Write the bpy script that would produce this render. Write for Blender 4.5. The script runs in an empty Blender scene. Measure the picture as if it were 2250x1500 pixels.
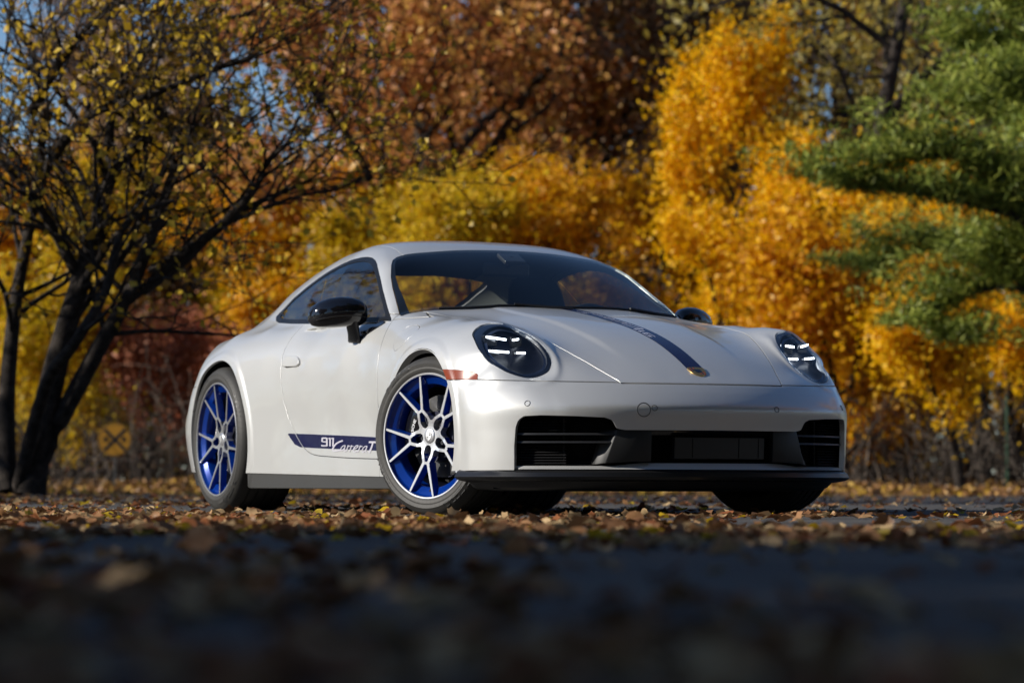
import bpy, bmesh, math, random
import numpy as np
from mathutils import Vector, Matrix
random.seed(7); rng = np.random.default_rng(7)
SC = bpy.context.scene; COL = SC.collection
# ================================================================ camera, sky, sun, exposure
CAM = np.array([12.11409, -6.38658, .12061]); FWD = np.array([-.897989, .437573, .0463257]); RGT = np.array([.4381109, .8989194, .0016481]); UPV = np.array([.0409219, -.0217758, .998925])
cam = bpy.data.cameras.new('camera'); camo = bpy.data.objects.new('camera', cam); COL.objects.link(camo)
camo.matrix_world = Matrix(((RGT[0], UPV[0], -FWD[0], CAM[0]), (RGT[1], UPV[1], -FWD[1], CAM[1]), (RGT[2], UPV[2], -FWD[2], CAM[2]), (0, 0, 0, 1)))
cam.sensor_width = 36; cam.lens = 109.72; cam.clip_start = .05; cam.clip_end = 2000
cam.dof.use_dof = True; cam.dof.focus_distance = 12.9; cam.dof.aperture_fstop = 3.8; cam.dof.aperture_blades = 0
SC.camera = camo
SC.render.engine = 'CYCLES'
SC.view_settings.view_transform = 'Standard'; SC.view_settings.look = 'None'; SC.view_settings.exposure = EXPOSURE = 0.40; SC.view_settings.gamma = 1
SC.cycles.max_bounces = 8; SC.cycles.transparent_max_bounces = 12; SC.cycles.transmission_bounces = 6; SC.cycles.glossy_bounces = 4; SC.cycles.diffuse_bounces = 3
SC.cycles.use_denoising = True; SC.cycles.sample_clamp_indirect = 6
SUN_AZ = -15.0   # degrees forward (+) or rearward (-) of square-on to the car's right side
SUN_EL = 24.0
_a = math.radians(SUN_AZ); _e = math.radians(SUN_EL)
SUNV = Vector((math.sin(_a)*math.cos(_e), -math.cos(_a)*math.cos(_e), math.sin(_e)))   # towards the sun
world = bpy.data.worlds.new('World'); SC.world = world; world.use_nodes = True
nt = world.node_tree; bg = nt.nodes['Background']; sky = nt.nodes.new('ShaderNodeTexSky')
sky.sky_type = 'NISHITA'; sky.sun_disc = False; sky.sun_elevation = _e; sky.sun_rotation = math.atan2(SUNV.x, SUNV.y); sky.air_density = .8; sky.dust_density = .1; sky.ozone_density = 4.0
nt.links.new(sky.outputs[0], bg.inputs[0]); bg.inputs[1].default_value = .088
sun = bpy.data.lights.new('sun', 'SUN'); suno = bpy.data.objects.new('sun', sun); COL.objects.link(suno)
sun.energy = 4.7; sun.angle = math.radians(.5); sun.color = (1, .94, .85)
suno.rotation_euler = SUNV.to_track_quat('Z', 'Y').to_euler()
def place(X, D, z=0.):
    """ground point X metres right of and D metres beyond the camera's foot"""
    f = FWD[:2]/np.hypot(*FWD[:2]); r = np.array([-f[1], f[0]])*-1
    p = CAM[:2]+f*D+r*X
    return Vector((p[0], p[1], z))
# ================================================================ object helpers
def link(name, me, mat=None, parent=None, loc=None):
    o = bpy.data.objects.new(name, me); COL.objects.link(o)
    if mat is not None:
        mats = mat if isinstance(mat, (list, tuple)) else [mat]
        if me is not None and len(me.materials) == 0:
            for m in mats: me.materials.append(m)
    if parent is not None: o.parent = parent
    if loc is not None: o.location = loc
    return o
def tag(o, label=None, cat=None, group=None, kind=None):
    if label: o['label'] = label
    if cat: o['category'] = cat
    if group: o['group'] = group
    if kind: o['kind'] = kind
    return o
def empty(name, loc=(0, 0, 0), parent=None, rot=(0, 0, 0)):
    o = bpy.data.objects.new(name, None); COL.objects.link(o); o.location = loc; o.rotation_euler = rot; o.parent = parent; o.empty_display_size = .1
    return o
def mesh_np(name, V, faces, N=None, smooth=True, uv=None):
    """faces: (n,3) or (n,4) array, or a list of arrays"""
    me = bpy.data.meshes.new(name); V = np.asarray(V, np.float32)
    fl = faces if isinstance(faces, (list, tuple)) else [faces]; fl = [np.asarray(f, np.int32) for f in fl if len(f)]
    if not fl: return me
    loops = np.concatenate([f.ravel() for f in fl]); tot = np.concatenate([np.full(len(f), f.shape[1], np.int32) for f in fl])
    me.vertices.add(len(V)); me.vertices.foreach_set('co', V.ravel())
    me.loops.add(len(loops)); me.loops.foreach_set('vertex_index', loops)
    me.polygons.add(len(tot)); me.polygons.foreach_set('loop_start', np.r_[0, np.cumsum(tot)[:-1]].astype(np.int32)); me.polygons.foreach_set('loop_total', tot)
    me.polygons.foreach_set('use_smooth', np.full(len(tot), smooth, bool))
    me.update(calc_edges=True)
    if N is not None: me.normals_split_custom_set_from_vertices(np.asarray(N, np.float32).tolist())
    return me
class MB:
    """collects simple solids and builds ONE mesh object"""
    def __init__(s): s.v = []; s.f = []; s.n = 0
    def add(s, V, Fc):
        s.v += [tuple(p) for p in V]; s.f += [tuple(i+s.n for i in f) for f in Fc]; s.n += len(V); return s
    def box(s, c, d, R=None):
        x, y, z = [q/2 for q in d]; P = [Vector((a, b, e)) for a in (-x, x) for b in (-y, y) for e in (-z, z)]
        if R is not None: P = [R @ p for p in P]
        c = Vector(c); return s.add([p+c for p in P], [(0, 1, 3, 2), (4, 6, 7, 5), (0, 4, 5, 1), (2, 3, 7, 6), (0, 2, 6, 4), (1, 5, 7, 3)])
    def hull8(s, A, B):
        """box between quad A and quad B (4 points each, same winding)"""
        return s.add(list(A)+list(B), [(3, 2, 1, 0), (4, 5, 6, 7), (0, 1, 5, 4), (1, 2, 6, 5), (2, 3, 7, 6), (3, 0, 4, 7)])
    def tube(s, path, rad, n=8, cap=True):
        path = [Vector(p) for p in path]; rad = rad if hasattr(rad, '__len__') else [rad]*len(path); V = []; Fc = []
        up = Vector((0, 0, 1))
        for i, p in enumerate(path):
            t = (path[min(i+1, len(path)-1)]-path[max(i-1, 0)]).normalized()
            a = t.cross(up if abs(t.dot(up)) < .95 else Vector((1, 0, 0))).normalized(); b = t.cross(a)
            for k in range(n):
                w = 2*math.pi*k/n; V.append(p+a*math.cos(w)*rad[i]+b*math.sin(w)*rad[i])
        for i in range(len(path)-1):
            for k in range(n): Fc.append((i*n+k, i*n+(k+1) % n, (i+1)*n+(k+1) % n, (i+1)*n+k))
        if cap: Fc += [tuple(range(n-1, -1, -1)), tuple((len(path)-1)*n+k for k in range(n))]
        return s.add(V, Fc)
    def lathe(s, prof, n=64, axis='y', c=(0, 0, 0), close=False):
        """prof: list of (radius, offset along axis)"""
        V = []; Fc = []; m = len(prof)
        for k in range(n):
            w = 2*math.pi*k/n; cs, sn = math.cos(w), math.sin(w)
            for r, o in prof:
                p = (r*cs, o, r*sn) if axis == 'y' else ((r*cs, r*sn, o) if axis == 'z' else (o, r*cs, r*sn))
                V.append((p[0]+c[0], p[1]+c[1], p[2]+c[2]))
        for k in range(n):
            k2 = (k+1) % n
            for i in range(m-1+(1 if close else 0)):
                j = (i+1) % m; Fc.append((k*m+i, k2*m+i, k2*m+j, k*m+j))
        return s.add(V, Fc)
    def build(s, name, mat, parent=None, smooth=False, bevel=0, loc=None, sharp=None):
        me = bpy.data.meshes.new(name); me.from_pydata([tuple(v) for v in s.v], [], s.f)
        bm = bmesh.new(); bm.from_mesh(me); bmesh.ops.remove_doubles(bm, verts=bm.verts, dist=1e-6); bmesh.ops.recalc_face_normals(bm, faces=bm.faces)
        if bevel: bmesh.ops.bevel(bm, geom=[e for e in bm.edges if len(e.link_faces) == 2 and e.calc_face_angle(0) > .6], offset=bevel, segments=2, affect='EDGES', profile=.5, clamp_overlap=True)
        bm.to_mesh(me); bm.free()
        if smooth:
            me.polygons.foreach_set('use_smooth', [True]*len(me.polygons))
            me.set_sharp_from_angle(angle=math.radians(sharp or 40))
        return link(name, me, mat, parent, loc)
# ================================================================ materials
def mat(name, col=(.5, .5, .5), rough=.5, metal=0., coat=0., spec=.5, emit=None, es=0., fn=None, coat_r=.03):
    m = bpy.data.materials.new(name); m.use_nodes = True; n = m.node_tree.nodes; b = n['Principled BSDF']
    b.inputs['Base Color'].default_value = (*col, 1); b.inputs['Roughness'].default_value = rough; b.inputs['Metallic'].default_value = metal
    b.inputs['Coat Weight'].default_value = coat; b.inputs['Coat Roughness'].default_value = coat_r; b.inputs['Specular IOR Level'].default_value = spec
    if emit: b.inputs['Emission Color'].default_value = (*emit, 1); b.inputs['Emission Strength'].default_value = es
    if fn: fn(m, n, m.node_tree.links, b)
    return m
def ramp(n, stops, inp, L, interp='LINEAR'):
    r = n.new('ShaderNodeValToRGB'); e = r.color_ramp.elements; r.color_ramp.interpolation = interp
    while len(e) > 1: e.remove(e[-1])
    e[0].position = stops[0][0]; e[0].color = (*stops[0][1], 1)
    for p, c in stops[1:]: q = e.new(p); q.color = (*c, 1)
    L.new(inp, r.inputs[0]); return r
def noise(n, L, scale, detail=4, rough=.5, coord='Object', vec=None):
    t = n.new('ShaderNodeTexNoise'); t.inputs['Scale'].default_value = scale; t.inputs['Detail'].default_value = detail; t.inputs['Roughness'].default_value = rough
    if vec is None: c = n.new('ShaderNodeTexCoord'); vec = c.outputs[coord]
    L.new(vec, t.inputs['Vector']); return t
def bump(n, L, b, h, strength=.3, dist=.01):
    q = n.new('ShaderNodeBump'); q.inputs['Strength'].default_value = strength; q.inputs['Distance'].default_value = dist
    L.new(h, q.inputs['Height']); L.new(q.outputs[0], b.inputs['Normal']); return q
def tps_fit(P, v, lam=1e-5):
    n = len(P); d = np.hypot(P[:, None, 0]-P[None, :, 0], P[:, None, 1]-P[None, :, 1])
    K = np.where(d > 0, d*d*np.log(d+1e-12), 0.)+lam*np.eye(n)
    Q = np.c_[np.ones(n), P]; A = np.block([[K, Q], [Q.T, np.zeros((3, 3))]])
    s = np.linalg.solve(A, np.r_[v, 0, 0, 0]); return P, s
def tps_eval(m, X, Y):
    P, s = m; sh = np.shape(X); X = np.ravel(X); Y = np.ravel(Y); out = np.empty(len(X)); n = len(P)
    for i in range(0, len(X), 20000):
        x = X[i:i+20000]; y = Y[i:i+20000]
        d2 = (x[:, None]-P[None, :, 0])**2+(y[:, None]-P[None, :, 1])**2
        out[i:i+20000] = (.5*d2*np.log(d2+1e-18))@s[:n]+s[n]+s[n+1]*x+s[n+2]*y
    return out.reshape(sh)
def sstep(a, b, x):
    t = np.clip((x-a)/(b-a), 0, 1); return t*t*(3-2*t)
def smax(a, b, k):
    h = np.maximum(k-np.abs(a-b), 0)/k; return np.maximum(a, b)+h*h*k*.25
def smin(a, b, k): return -smax(-a, -b, k)
def sym(L):
    L = np.array(L, float); M = L[L[:, 1] > 0]*[1, -1, 1]; return np.r_[L, M]
FRONT = sym([  # x y z
 (-.90,0,.98),(-.62,0,.945),(-.42,0,.915),(-.158,0,.876),(.019,0,.843),(.192,0,.809),(.426,0,.746),(.622,0,.675),(.751,0,.611),
 (-.06,.313,.856),(.093,.302,.826),(.239,.293,.789),(.375,.283,.752),(.508,.275,.706),(.64,.265,.653),(-.42,.33,.912),
 (-.35,.60,.868),(-.10,.595,.836),(.08,.583,.812),(.25,.556,.779),(.329,.534,.755),(.405,.512,.73),(.48,.493,.699),(.55,.472,.669),(.618,.451,.639),(.683,.428,.608),(.747,.406,.578),
 (-.9,.60,.93),(-.9,.80,.875),(-.62,.70,.893),(-.348,.69,.866),(-.086,.69,.845),(.163,.69,.827),(.284,.69,.813),(.35,.70,.798),
 (-.55,.80,.850),(-.348,.80,.822),(-.086,.80,.808),(.12,.80,.792),(.28,.80,.764),
 (.331,.657,.797),(.35,.634,.784),(.377,.614,.77),(.408,.598,.754),(.444,.587,.733),(.479,.577,.711),(.519,.576,.684),(.559,.581,.654),(.591,.596,.622),(.611,.625,.594),(.611,.655,.577),(.605,.685,.569),
 (.43,.70,.738),(.49,.70,.680),(.55,.70,.622),(.42,.77,.715),(.43,.82,.688),(.505,.82,.608),(.575,.79,.570),
 (.43,.86,.60),
 (.38,.92,.62),(.57,.89,.45),(.575,.89,.3),(.56,.89,.15)]+
 [(xc-.31*y*y-.21*y**4+(.012 if y > .7 else 0), y, z) for z, xc, ym in ((.575,.812,.30),(.543,.866,.81),(.51,.905,.82),(.475,.937,.82),(.447,.959,.82),(.42,.958,.82),(.385,.951,.80),(.353,.944,.80),(.29,.939,.80),(.23,.937,.80),(.14,.93,.80)) for y in (0,.145,.29,.42,.54,.645,.735,.80) if y < ym])
REAR = sym([
 (-.3,0,.90),(-.9,0,.95),(-1.5,0,.97),(-2.2,0,1.0),(-2.7,0,1.0),(-3.1,0,.93),(-3.4,0,.865),
 (-.3,.6,.865),(-.9,.60,.91),(-1.5,.6,.92),(-2.1,.6,.925),(-2.6,.6,.895),(-3.0,.5,.88),(-3.3,.5,.85),
 (-.3,.78,.83),(-.6,.78,.855),(-.9,.78,.866),(-1.3,.78,.872),(-1.7,.78,.878),(-2.1,.78,.885),(-2.5,.80,.868),(-2.8,.78,.838),(-3.1,.7,.815),(-3.3,.65,.80),
 (-.3,.88,.765),(-.6,.88,.77),(-1.3,.88,.765),(-1.7,.88,.785),(-2.1,.88,.812),(-2.5,.88,.805),(-2.8,.88,.76),(-3.1,.8,.75)])
SIDE = [  # x z y
 (-3.5,.2,.60),(-3.5,.5,.66),(-3.5,.8,.62),(-3.2,.2,.76),(-3.2,.5,.795),(-3.2,.6,.73),(-3.2,.8,.66),(-2.95,.2,.865),(-2.95,.5,.885),(-2.95,.6,.865),(-2.95,.75,.80),
 (-2.7,.2,.910),(-2.7,.5,.918),(-2.7,.7,.905),(-2.45,.15,.918),(-2.45,.45,.926),(-2.45,.7,.916),(-2.45,.85,.87),
 (-2.15,.15,.908),(-2.15,.45,.922),(-2.15,.7,.908),(-2.15,.85,.86),(-1.9,.15,.893),(-1.9,.45,.903),(-1.9,.7,.893),(-1.9,.85,.845),
 (-1.65,.15,.886),(-1.65,.45,.884),(-1.65,.7,.877),(-1.65,.85,.825),(-1.4,.12,.884),(-1.4,.22,.882),(-1.4,.35,.872),(-1.4,.55,.877),(-1.4,.7,.867),(-1.4,.85,.813),
 (-1,.12,.882),(-1,.22,.880),(-1,.35,.866),(-1,.55,.873),(-1,.7,.862),(-1,.85,.808),
 (-.6,.12,.884),(-.6,.22,.882),(-.6,.35,.870),(-.6,.55,.876),(-.6,.7,.862),(-.6,.85,.80),
 (-.35,.15,.897),(-.35,.35,.897),(-.35,.55,.895),(-.35,.7,.877),(-.1,.3,.915),(-.1,.6,.913),(-.1,.75,.882),(.1,.3,.916),(.1,.6,.912),(.1,.75,.878),
 (.3,.15,.900),(.3,.3,.905),(.3,.5,.905),(.3,.65,.890),(.45,.15,.893),(.45,.3,.900),(.45,.5,.900),(.45,.6,.885),(.4,.72,.855),(.56,.15,.872),(.56,.3,.884),(.56,.45,.882),(.56,.55,.855),(.66,.3,.840),(.66,.15,.833),(.66,.45,.825),(.8,.3,.74)]
ROOF = sym([
 (-.42,0,.900),(-.60,0,1.000),(-.80,0,1.108),(-1.0,0,1.203),(-1.12,0,1.243),(-1.28,0,1.276),(-1.5,0,1.299),(-1.75,0,1.292),(-2.0,0,1.262),(-2.3,0,1.197),(-2.6,0,1.108),(-2.9,0,1.00),(-3.2,0,.885),
 (-1.075,.224,1.222),(-1.083,.397,1.207),(-1.080,.495,1.192),(-1.067,.582,1.166),(-.988,.611,1.125),(-.931,.629,1.086),(-.874,.647,1.048),(-.814,.665,1.009),(-.755,.683,.971),(-.706,.696,.935),(-.663,.707,.898),
 (-.55,.40,.935),(-.75,.40,1.055),(-.92,.40,1.142),(-1.5,.3,1.288),(-1.3,.55,1.225),(-1.5,.50,1.256),(-1.8,.48,1.240),(-2.1,.47,1.196),(-2.41,.47,1.126),(-2.57,.46,1.082),(-2.82,.45,1.0),(-3.1,.4,.89),
 (-1.3,.70,1.15),(-1.7,.65,1.16),(-2.1,.62,1.11),(-2.5,.6,1.02),(-.55,.72,.84)])
FR = np.c_[(FRONT[:, 0]-FRONT[:, 2])/2**.5, FRONT[:, 1]]; TF = tps_fit(FR, (FRONT[:, 0]+FRONT[:, 2])/2**.5, 3e-5)
TR = tps_fit(REAR[:, :2], REAR[:, 2], 1e-4); TG = tps_fit(ROOF[:, :2], ROOF[:, 2], 3e-5)
SD = np.array(SIDE); TS = tps_fit(SD[:, :2], SD[:, 2], 1e-4)
_zt = np.linspace(0, .7, 281); _xt = np.interp(_zt, [0, .14, .23, .29, .353, .385, .42, .445, .475, .51, .543, .575, .60, .7], [.925, .93, .937, .939, .944, .950, .9575, .9585, .936, .904, .866, .812, .77, .60])
_g = np.exp(-.5*(np.arange(-12, 13)/4.2)**2); _xt = np.convolve(np.pad(_xt, 12, mode='edge'), _g/_g.sum(), 'valid')
class Table:  # bilinear look-up, only used to find the sign on the coarse grid
    def __init__(s, m, x0, x1, y0, y1, n=260):
        s.b = x0, x1, y0, y1; s.n = n; X, Y = np.meshgrid(np.linspace(x0, x1, n), np.linspace(y0, y1, n), indexing='ij'); s.t = tps_eval(m, X, Y)
    def __call__(s, X, Y):
        x0, x1, y0, y1 = s.b; n = s.n; u = np.clip((X-x0)/(x1-x0)*(n-1), 0, n-1.001); v = np.clip((Y-y0)/(y1-y0)*(n-1), 0, n-1.001)
        i = u.astype(int); j = v.astype(int); u = u-i; v = v-j; t = s.t
        return t[i, j]*(1-u)*(1-v)+t[i+1, j]*u*(1-v)+t[i, j+1]*(1-u)*v+t[i+1, j+1]*u*v
def F(x, y, z, fn=None):
    fF, fR, fG, fS = fn or [(lambda a, b, m=m: tps_eval(m, a, b)) for m in (TF, TR, TG, TS)]
    y = np.abs(y); r2 = 2**.5
    front = ((x+z)/r2-fF(np.clip((x-z)/r2, -1.4, .72), y))
    rear = (z-fR(np.maximum(x, -3.6), y))*.95
    nose = (x-np.interp(z, _zt, _xt)+.31*y*y+.21*y**4-.010*sstep(.66, .76, y))/np.sqrt(1+(.62*y+.84*y**3)**2+.5*sstep(.43, .52, z))
    wn = sstep(.555, .515, z)*sstep(.3, .5, x); front = nose*wn+front*(1-wn)
    yc = np.interp(x, [-.5, -.06, .24, .51, .7], [.335, .313, .293, .275, .26])
    front = front-.0055*(1-sstep(-.004, .040, y-yc))*sstep(.68, .40, x)*sstep(-.7, -.5, x)
    rl = np.sqrt(((y-.70)/.122)**2+((z-.687)/.12)**2); front = front-.0065*np.exp(-((rl-1.17)/.115)**2)*sstep(.76, .66, y)*sstep(.10, .30, x)*sstep(.82, .76, z)
    w = sstep(-.75, -.35, x); top = front*w+rear*(1-w)
    xs = np.clip(x, -3.55, .82)
    side = y-fS(xs, np.clip(z, .08, .95))
    dar = np.minimum(np.hypot(x+.035, z-.338)-.366, np.hypot(x+2.43, z-.345)-.397); side = side-.0065*(1-sstep(.028, .056, dar))*sstep(.62, .45, x)
    low = smax(top, side, .07+.05*w)
    low = smax(low, -3.52-x+.25*y*y, .12)
    # greenhouse
    roof = (z-fG(np.clip(x, -3.3, -.42), y)+.6*np.maximum(x+.42, 0))*.9
    ys = np.interp(x, [-3.4, -3.0, -2.7, -2.4, -2.1, -1.8, -1.5, -1.2, -.9, -.7, -.4], [.47, .53, .60, .685, .737, .762, .775, .779, .772, .758, .71])
    dz = z-.88; s2 = (y-(ys-.50*dz-.12*dz*np.abs(dz)))*.9
    gh = smax(roof, s2, .030+.035*sstep(-1.05, -1.35, x)); gh = smax(gh, .86-z-.0*x, .001)
    k = .012+.12*sstep(-1.8, -2.7, x); 
    return smin(low, gh, k)
def grad(x, y, z, h=2e-4):
    return (np.array([F(x+h, y, z)-F(x-h, y, z), F(x, y+h, z)-F(x, y-h, z), F(x, y, z+h)-F(x, y, z-h)])/(2*h)).T
def project(V, it=3, off=0.):
    V = V.copy()
    for _ in range(it):
        f = F(*V.T)-off; g = grad(*V.T); V -= (f/np.maximum((g*g).sum(1), .05))[:, None]*g
    return V
# ================================================================ mesh tools: surface nets, exact clipping, panel edges
def surface_nets(h, lo, hi):
    xs = np.arange(lo[0], hi[0], h); ys = np.arange(lo[1], hi[1], h); zs = np.arange(lo[2], hi[2], h)
    fn = (Table(TF, -3.1, .75, 0, 1.1, 420), Table(TR, -3.7, 1.2, 0, 1.1, 420), Table(TG, -3.4, -.4, 0, 1.1, 420), Table(TS, -3.6, .85, .05, .97, 420))
    G = np.empty((len(xs), len(ys), len(zs)), np.float32)
    Y, Z = np.meshgrid(ys, zs, indexing='ij')
    for i in range(0, len(xs), 16):
        X = xs[i:i+16][:, None, None]*np.ones((1,)+Y.shape); G[i:i+16] = F(X, np.broadcast_to(Y, X.shape), np.broadcast_to(Z, X.shape), fn)
    S = G < 0
    c = [S[a:a+len(xs)-1 or None, b:b+len(ys)-1 or None, d:d+len(zs)-1 or None][:len(xs)-1, :len(ys)-1, :len(zs)-1] for a in (0, 1) for b in (0, 1) for d in (0, 1)]
    cnt = sum(q.astype(np.int8) for q in c); act = (cnt > 0) & (cnt < 8)
    I = np.argwhere(act); idx = np.full(act.shape, -1, np.int32); idx[tuple(I.T)] = np.arange(len(I))
    off = [(a, b, d) for a in (0, 1) for b in (0, 1) for d in (0, 1)]; val = np.array([G[I[:, 0]+a, I[:, 1]+b, I[:, 2]+d] for a, b, d in off])
    P = np.zeros((len(I), 3)); n = np.zeros(len(I))
    for p in range(8):
        for q in range(p+1, 8):
            if sum(abs(off[p][k]-off[q][k]) for k in range(3)) != 1: continue
            va, vb = val[p], val[q]; m = (va < 0) != (vb < 0); t = np.where(m, va/np.where(m, va-vb, 1), 0)
            P += m[:, None]*(np.array(off[p])+t[:, None]*(np.array(off[q])-np.array(off[p]))); n += m
    V = np.array(lo)+(I+P/n[:, None])*h
    Q = []
    A = (S[:-1] != S[1:])[:, 1:-1, 1:-1]; J = np.argwhere(A); i, j, k = J[:, 0], J[:, 1]+1, J[:, 2]+1; q = np.stack([idx[i, j-1, k-1], idx[i, j, k-1], idx[i, j, k], idx[i, j-1, k]], 1); Q.append(q)
    A = (S[:, :-1] != S[:, 1:])[1:-1, :, 1:-1]; J = np.argwhere(A); i, j, k = J[:, 0]+1, J[:, 1], J[:, 2]+1; q = np.stack([idx[i-1, j, k-1], idx[i, j, k-1], idx[i, j, k], idx[i-1, j, k]], 1); Q.append(q)
    A = (S[:, :, :-1] != S[:, :, 1:])[1:-1, 1:-1, :]; J = np.argwhere(A); i, j, k = J[:, 0]+1, J[:, 1]+1, J[:, 2]; q = np.stack([idx[i-1, j-1, k], idx[i, j-1, k], idx[i, j, k], idx[i-1, j, k]], 1); Q.append(q)
    Q = np.concatenate(Q); Q = Q[(Q >= 0).all(1)]
    V = project(V, 4); N = grad(*V.T); N /= np.linalg.norm(N, axis=1)[:, None]
    return orient((V, N, np.r_[Q[:, [0, 1, 2]], Q[:, [0, 2, 3]]]))
def orient(M):
    V, N, T = M; c = np.cross(V[T[:, 1]]-V[T[:, 0]], V[T[:, 2]]-V[T[:, 0]]); fl = (c*N[T].sum(1)).sum(1) < 0
    T = T.copy(); T[fl] = T[fl][:, ::-1]; return V, N, T
def compact(M):
    V, N, T = M; u, inv = np.unique(T, return_inverse=True); return V[u], N[u], inv.reshape(-1, 3)
def clip(M, s):
    """the part of M where the per-vertex field s >= 0, cut exactly along s = 0"""
    V, N, T = M
    if len(T) == 0: return M
    s = np.where(np.abs(s) < 1e-9, 1e-9, s); i = s > 0; k = i[T].sum(1); out = [T[k == 3]]; mixed = T[(k == 1) | (k == 2)]; km = k[(k == 1) | (k == 2)]
    if len(mixed):
        # rotate so that the odd one is first
        odd = np.where(km[:, None] == 1, i[mixed], ~i[mixed]); r = odd.argmax(1); R = mixed[np.arange(len(mixed))[:, None], (r[:, None]+np.arange(3)) % 3]
        E = np.r_[R[:, [0, 1]], R[:, [0, 2]]]; Es = np.sort(E, 1); key = Es[:, 0].astype(np.int64)*len(V)+Es[:, 1]; u, first, inv = np.unique(key, return_index=True, return_inverse=True)
        a, b = Es[first, 0], Es[first, 1]; t = (s[a]/(s[a]-s[b]))[:, None]; nV = V[a]+t*(V[b]-V[a]); nN = N[a]+t*(N[b]-N[a]); nN /= np.maximum(np.linalg.norm(nN, axis=1), 1e-9)[:, None]
        id_ = inv.ravel()+len(V); n = len(R); e1, e2 = id_[:n], id_[n:]; one = km == 1
        out.append(np.stack([R[one, 0], e1[one], e2[one]], 1)); w = ~one
        out.append(np.stack([e1[w], R[w, 1], R[w, 2]], 1)); out.append(np.stack([e1[w], R[w, 2], e2[w]], 1))
        V = np.r_[V, nV]; N = np.r_[N, nN]
    return compact((V, N, np.concatenate(out)))
def chain(pts, n=8, closed=True):
    """smooth curve (Catmull-Rom) through pts"""
    P = np.array(pts, float); m = len(P); out = []
    for i in range(m if closed else m-1):
        a, b, c, d = (P[(i-1) % m], P[i], P[(i+1) % m], P[(i+2) % m]) if closed else (P[max(i-1, 0)], P[i], P[i+1], P[min(i+2, m-1)])
        for t in np.arange(n)/n: out.append(.5*(2*b+(c-a)*t+(2*a-5*b+4*c-d)*t*t+(3*b-3*c+d-a)*t**3))
    if not closed: out.append(P[-1])
    return np.array(out)
def sdf(P, poly):
    """signed distance to a closed polygon, positive inside"""
    P = np.asarray(P, float); A = np.asarray(poly, float); B = np.roll(A, -1, 0); d = np.full(len(P), 1e9); ins = np.zeros(len(P), bool)
    for a, b in zip(A, B):
        ab = b-a; L = ab@ab
        if L < 1e-14: continue
        t = np.clip(((P-a)@ab)/L, 0, 1); d = np.minimum(d, np.hypot(*(P-a-t[:, None]*ab).T))
        c = (a[1] > P[:, 1]) != (b[1] > P[:, 1]); xx = a[0]+(P[:, 1]-a[1])/(b[1]-a[1] if b[1] != a[1] else 1e-12)*ab[0]; ins ^= c & (P[:, 0] < xx)
    return np.where(ins, d, -d)
def cut(M, s, g=.0027): return clip(M, s(M[0], M[1])-g), clip(M, -s(M[0], M[1])-g)
def flip_y(M): V, N, T = M; return V*[1, -1, 1], N*[1, -1, 1], T[:, ::-1]
def join(*Ms):
    Vs, Ns, Ts, n = [], [], [], 0
    for V, N, T in Ms: Vs.append(V); Ns.append(N); Ts.append(T+n); n += len(V)
    return np.concatenate(Vs), np.concatenate(Ns), np.concatenate(Ts)
def rim(M, depth=.010, bev=.0011, skip=None):
    """gives a panel a rolled edge: small rounding, then the sheet's thickness going inwards"""
    V, N, T = M
    E = np.r_[T[:, [0, 1]], T[:, [1, 2]], T[:, [2, 0]]]; key = np.sort(E, 1); key = key[:, 0].astype(np.int64)*len(V)+key[:, 1]
    u, first, cnt = np.unique(key, return_index=True, return_counts=True); B = E[first[cnt == 1]]
    B = B[~((np.abs(V[B[:, 0], 1]) < 1e-5) & (np.abs(V[B[:, 1], 1]) < 1e-5))]
    if skip is not None: B = B[~(skip(V[B[:, 0]]) & skip(V[B[:, 1]]))]
    if not len(B): return M
    vs = np.unique(B); loc = np.full(len(V), -1); loc[vs] = np.arange(len(vs)); o = np.zeros((len(vs), 3))
    e = V[B[:, 1]]-V[B[:, 0]]; n = N[B[:, 0]]+N[B[:, 1]]; w = np.cross(e, n); w /= np.maximum(np.linalg.norm(w, axis=1), 1e-12)[:, None]
    np.add.at(o, loc[B[:, 0]], w); np.add.at(o, loc[B[:, 1]], w); o /= np.maximum(np.linalg.norm(o, axis=1), 1e-9)[:, None]; nv = N[vs]; P = V[vs]
    mid = (nv+o); mid /= np.maximum(np.linalg.norm(mid, axis=1), 1e-9)[:, None]
    rings = [(P, nv), (P+o*bev*.75-nv*bev*.3, mid), (P+o*bev-nv*bev, o), (P+o*bev-nv*(bev+depth), o)]
    base = len(V); k = len(vs); a, b = loc[B[:, 0]], loc[B[:, 1]]; TT = [T]
    for r in range(3):
        q0, q1, q2, q3 = base+r*k+a, base+r*k+b, base+(r+1)*k+b, base+(r+1)*k+a
        TT += [np.stack([q0, q3, q2], 1), np.stack([q0, q2, q1], 1)]
    return orient((np.r_[V, *[r[0] for r in rings]], np.r_[N, *[r[1] for r in rings]], np.concatenate(TT)))
def to_obj(name, M, mt, parent): return link(name, mesh_np(name, M[0], M[2], M[1]), mt, parent)
def offset(M, d): return M[0]+M[1]*d, M[1], M[2]
def band(M, f0, f1): return clip(clip(M, f0), f1)
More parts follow.
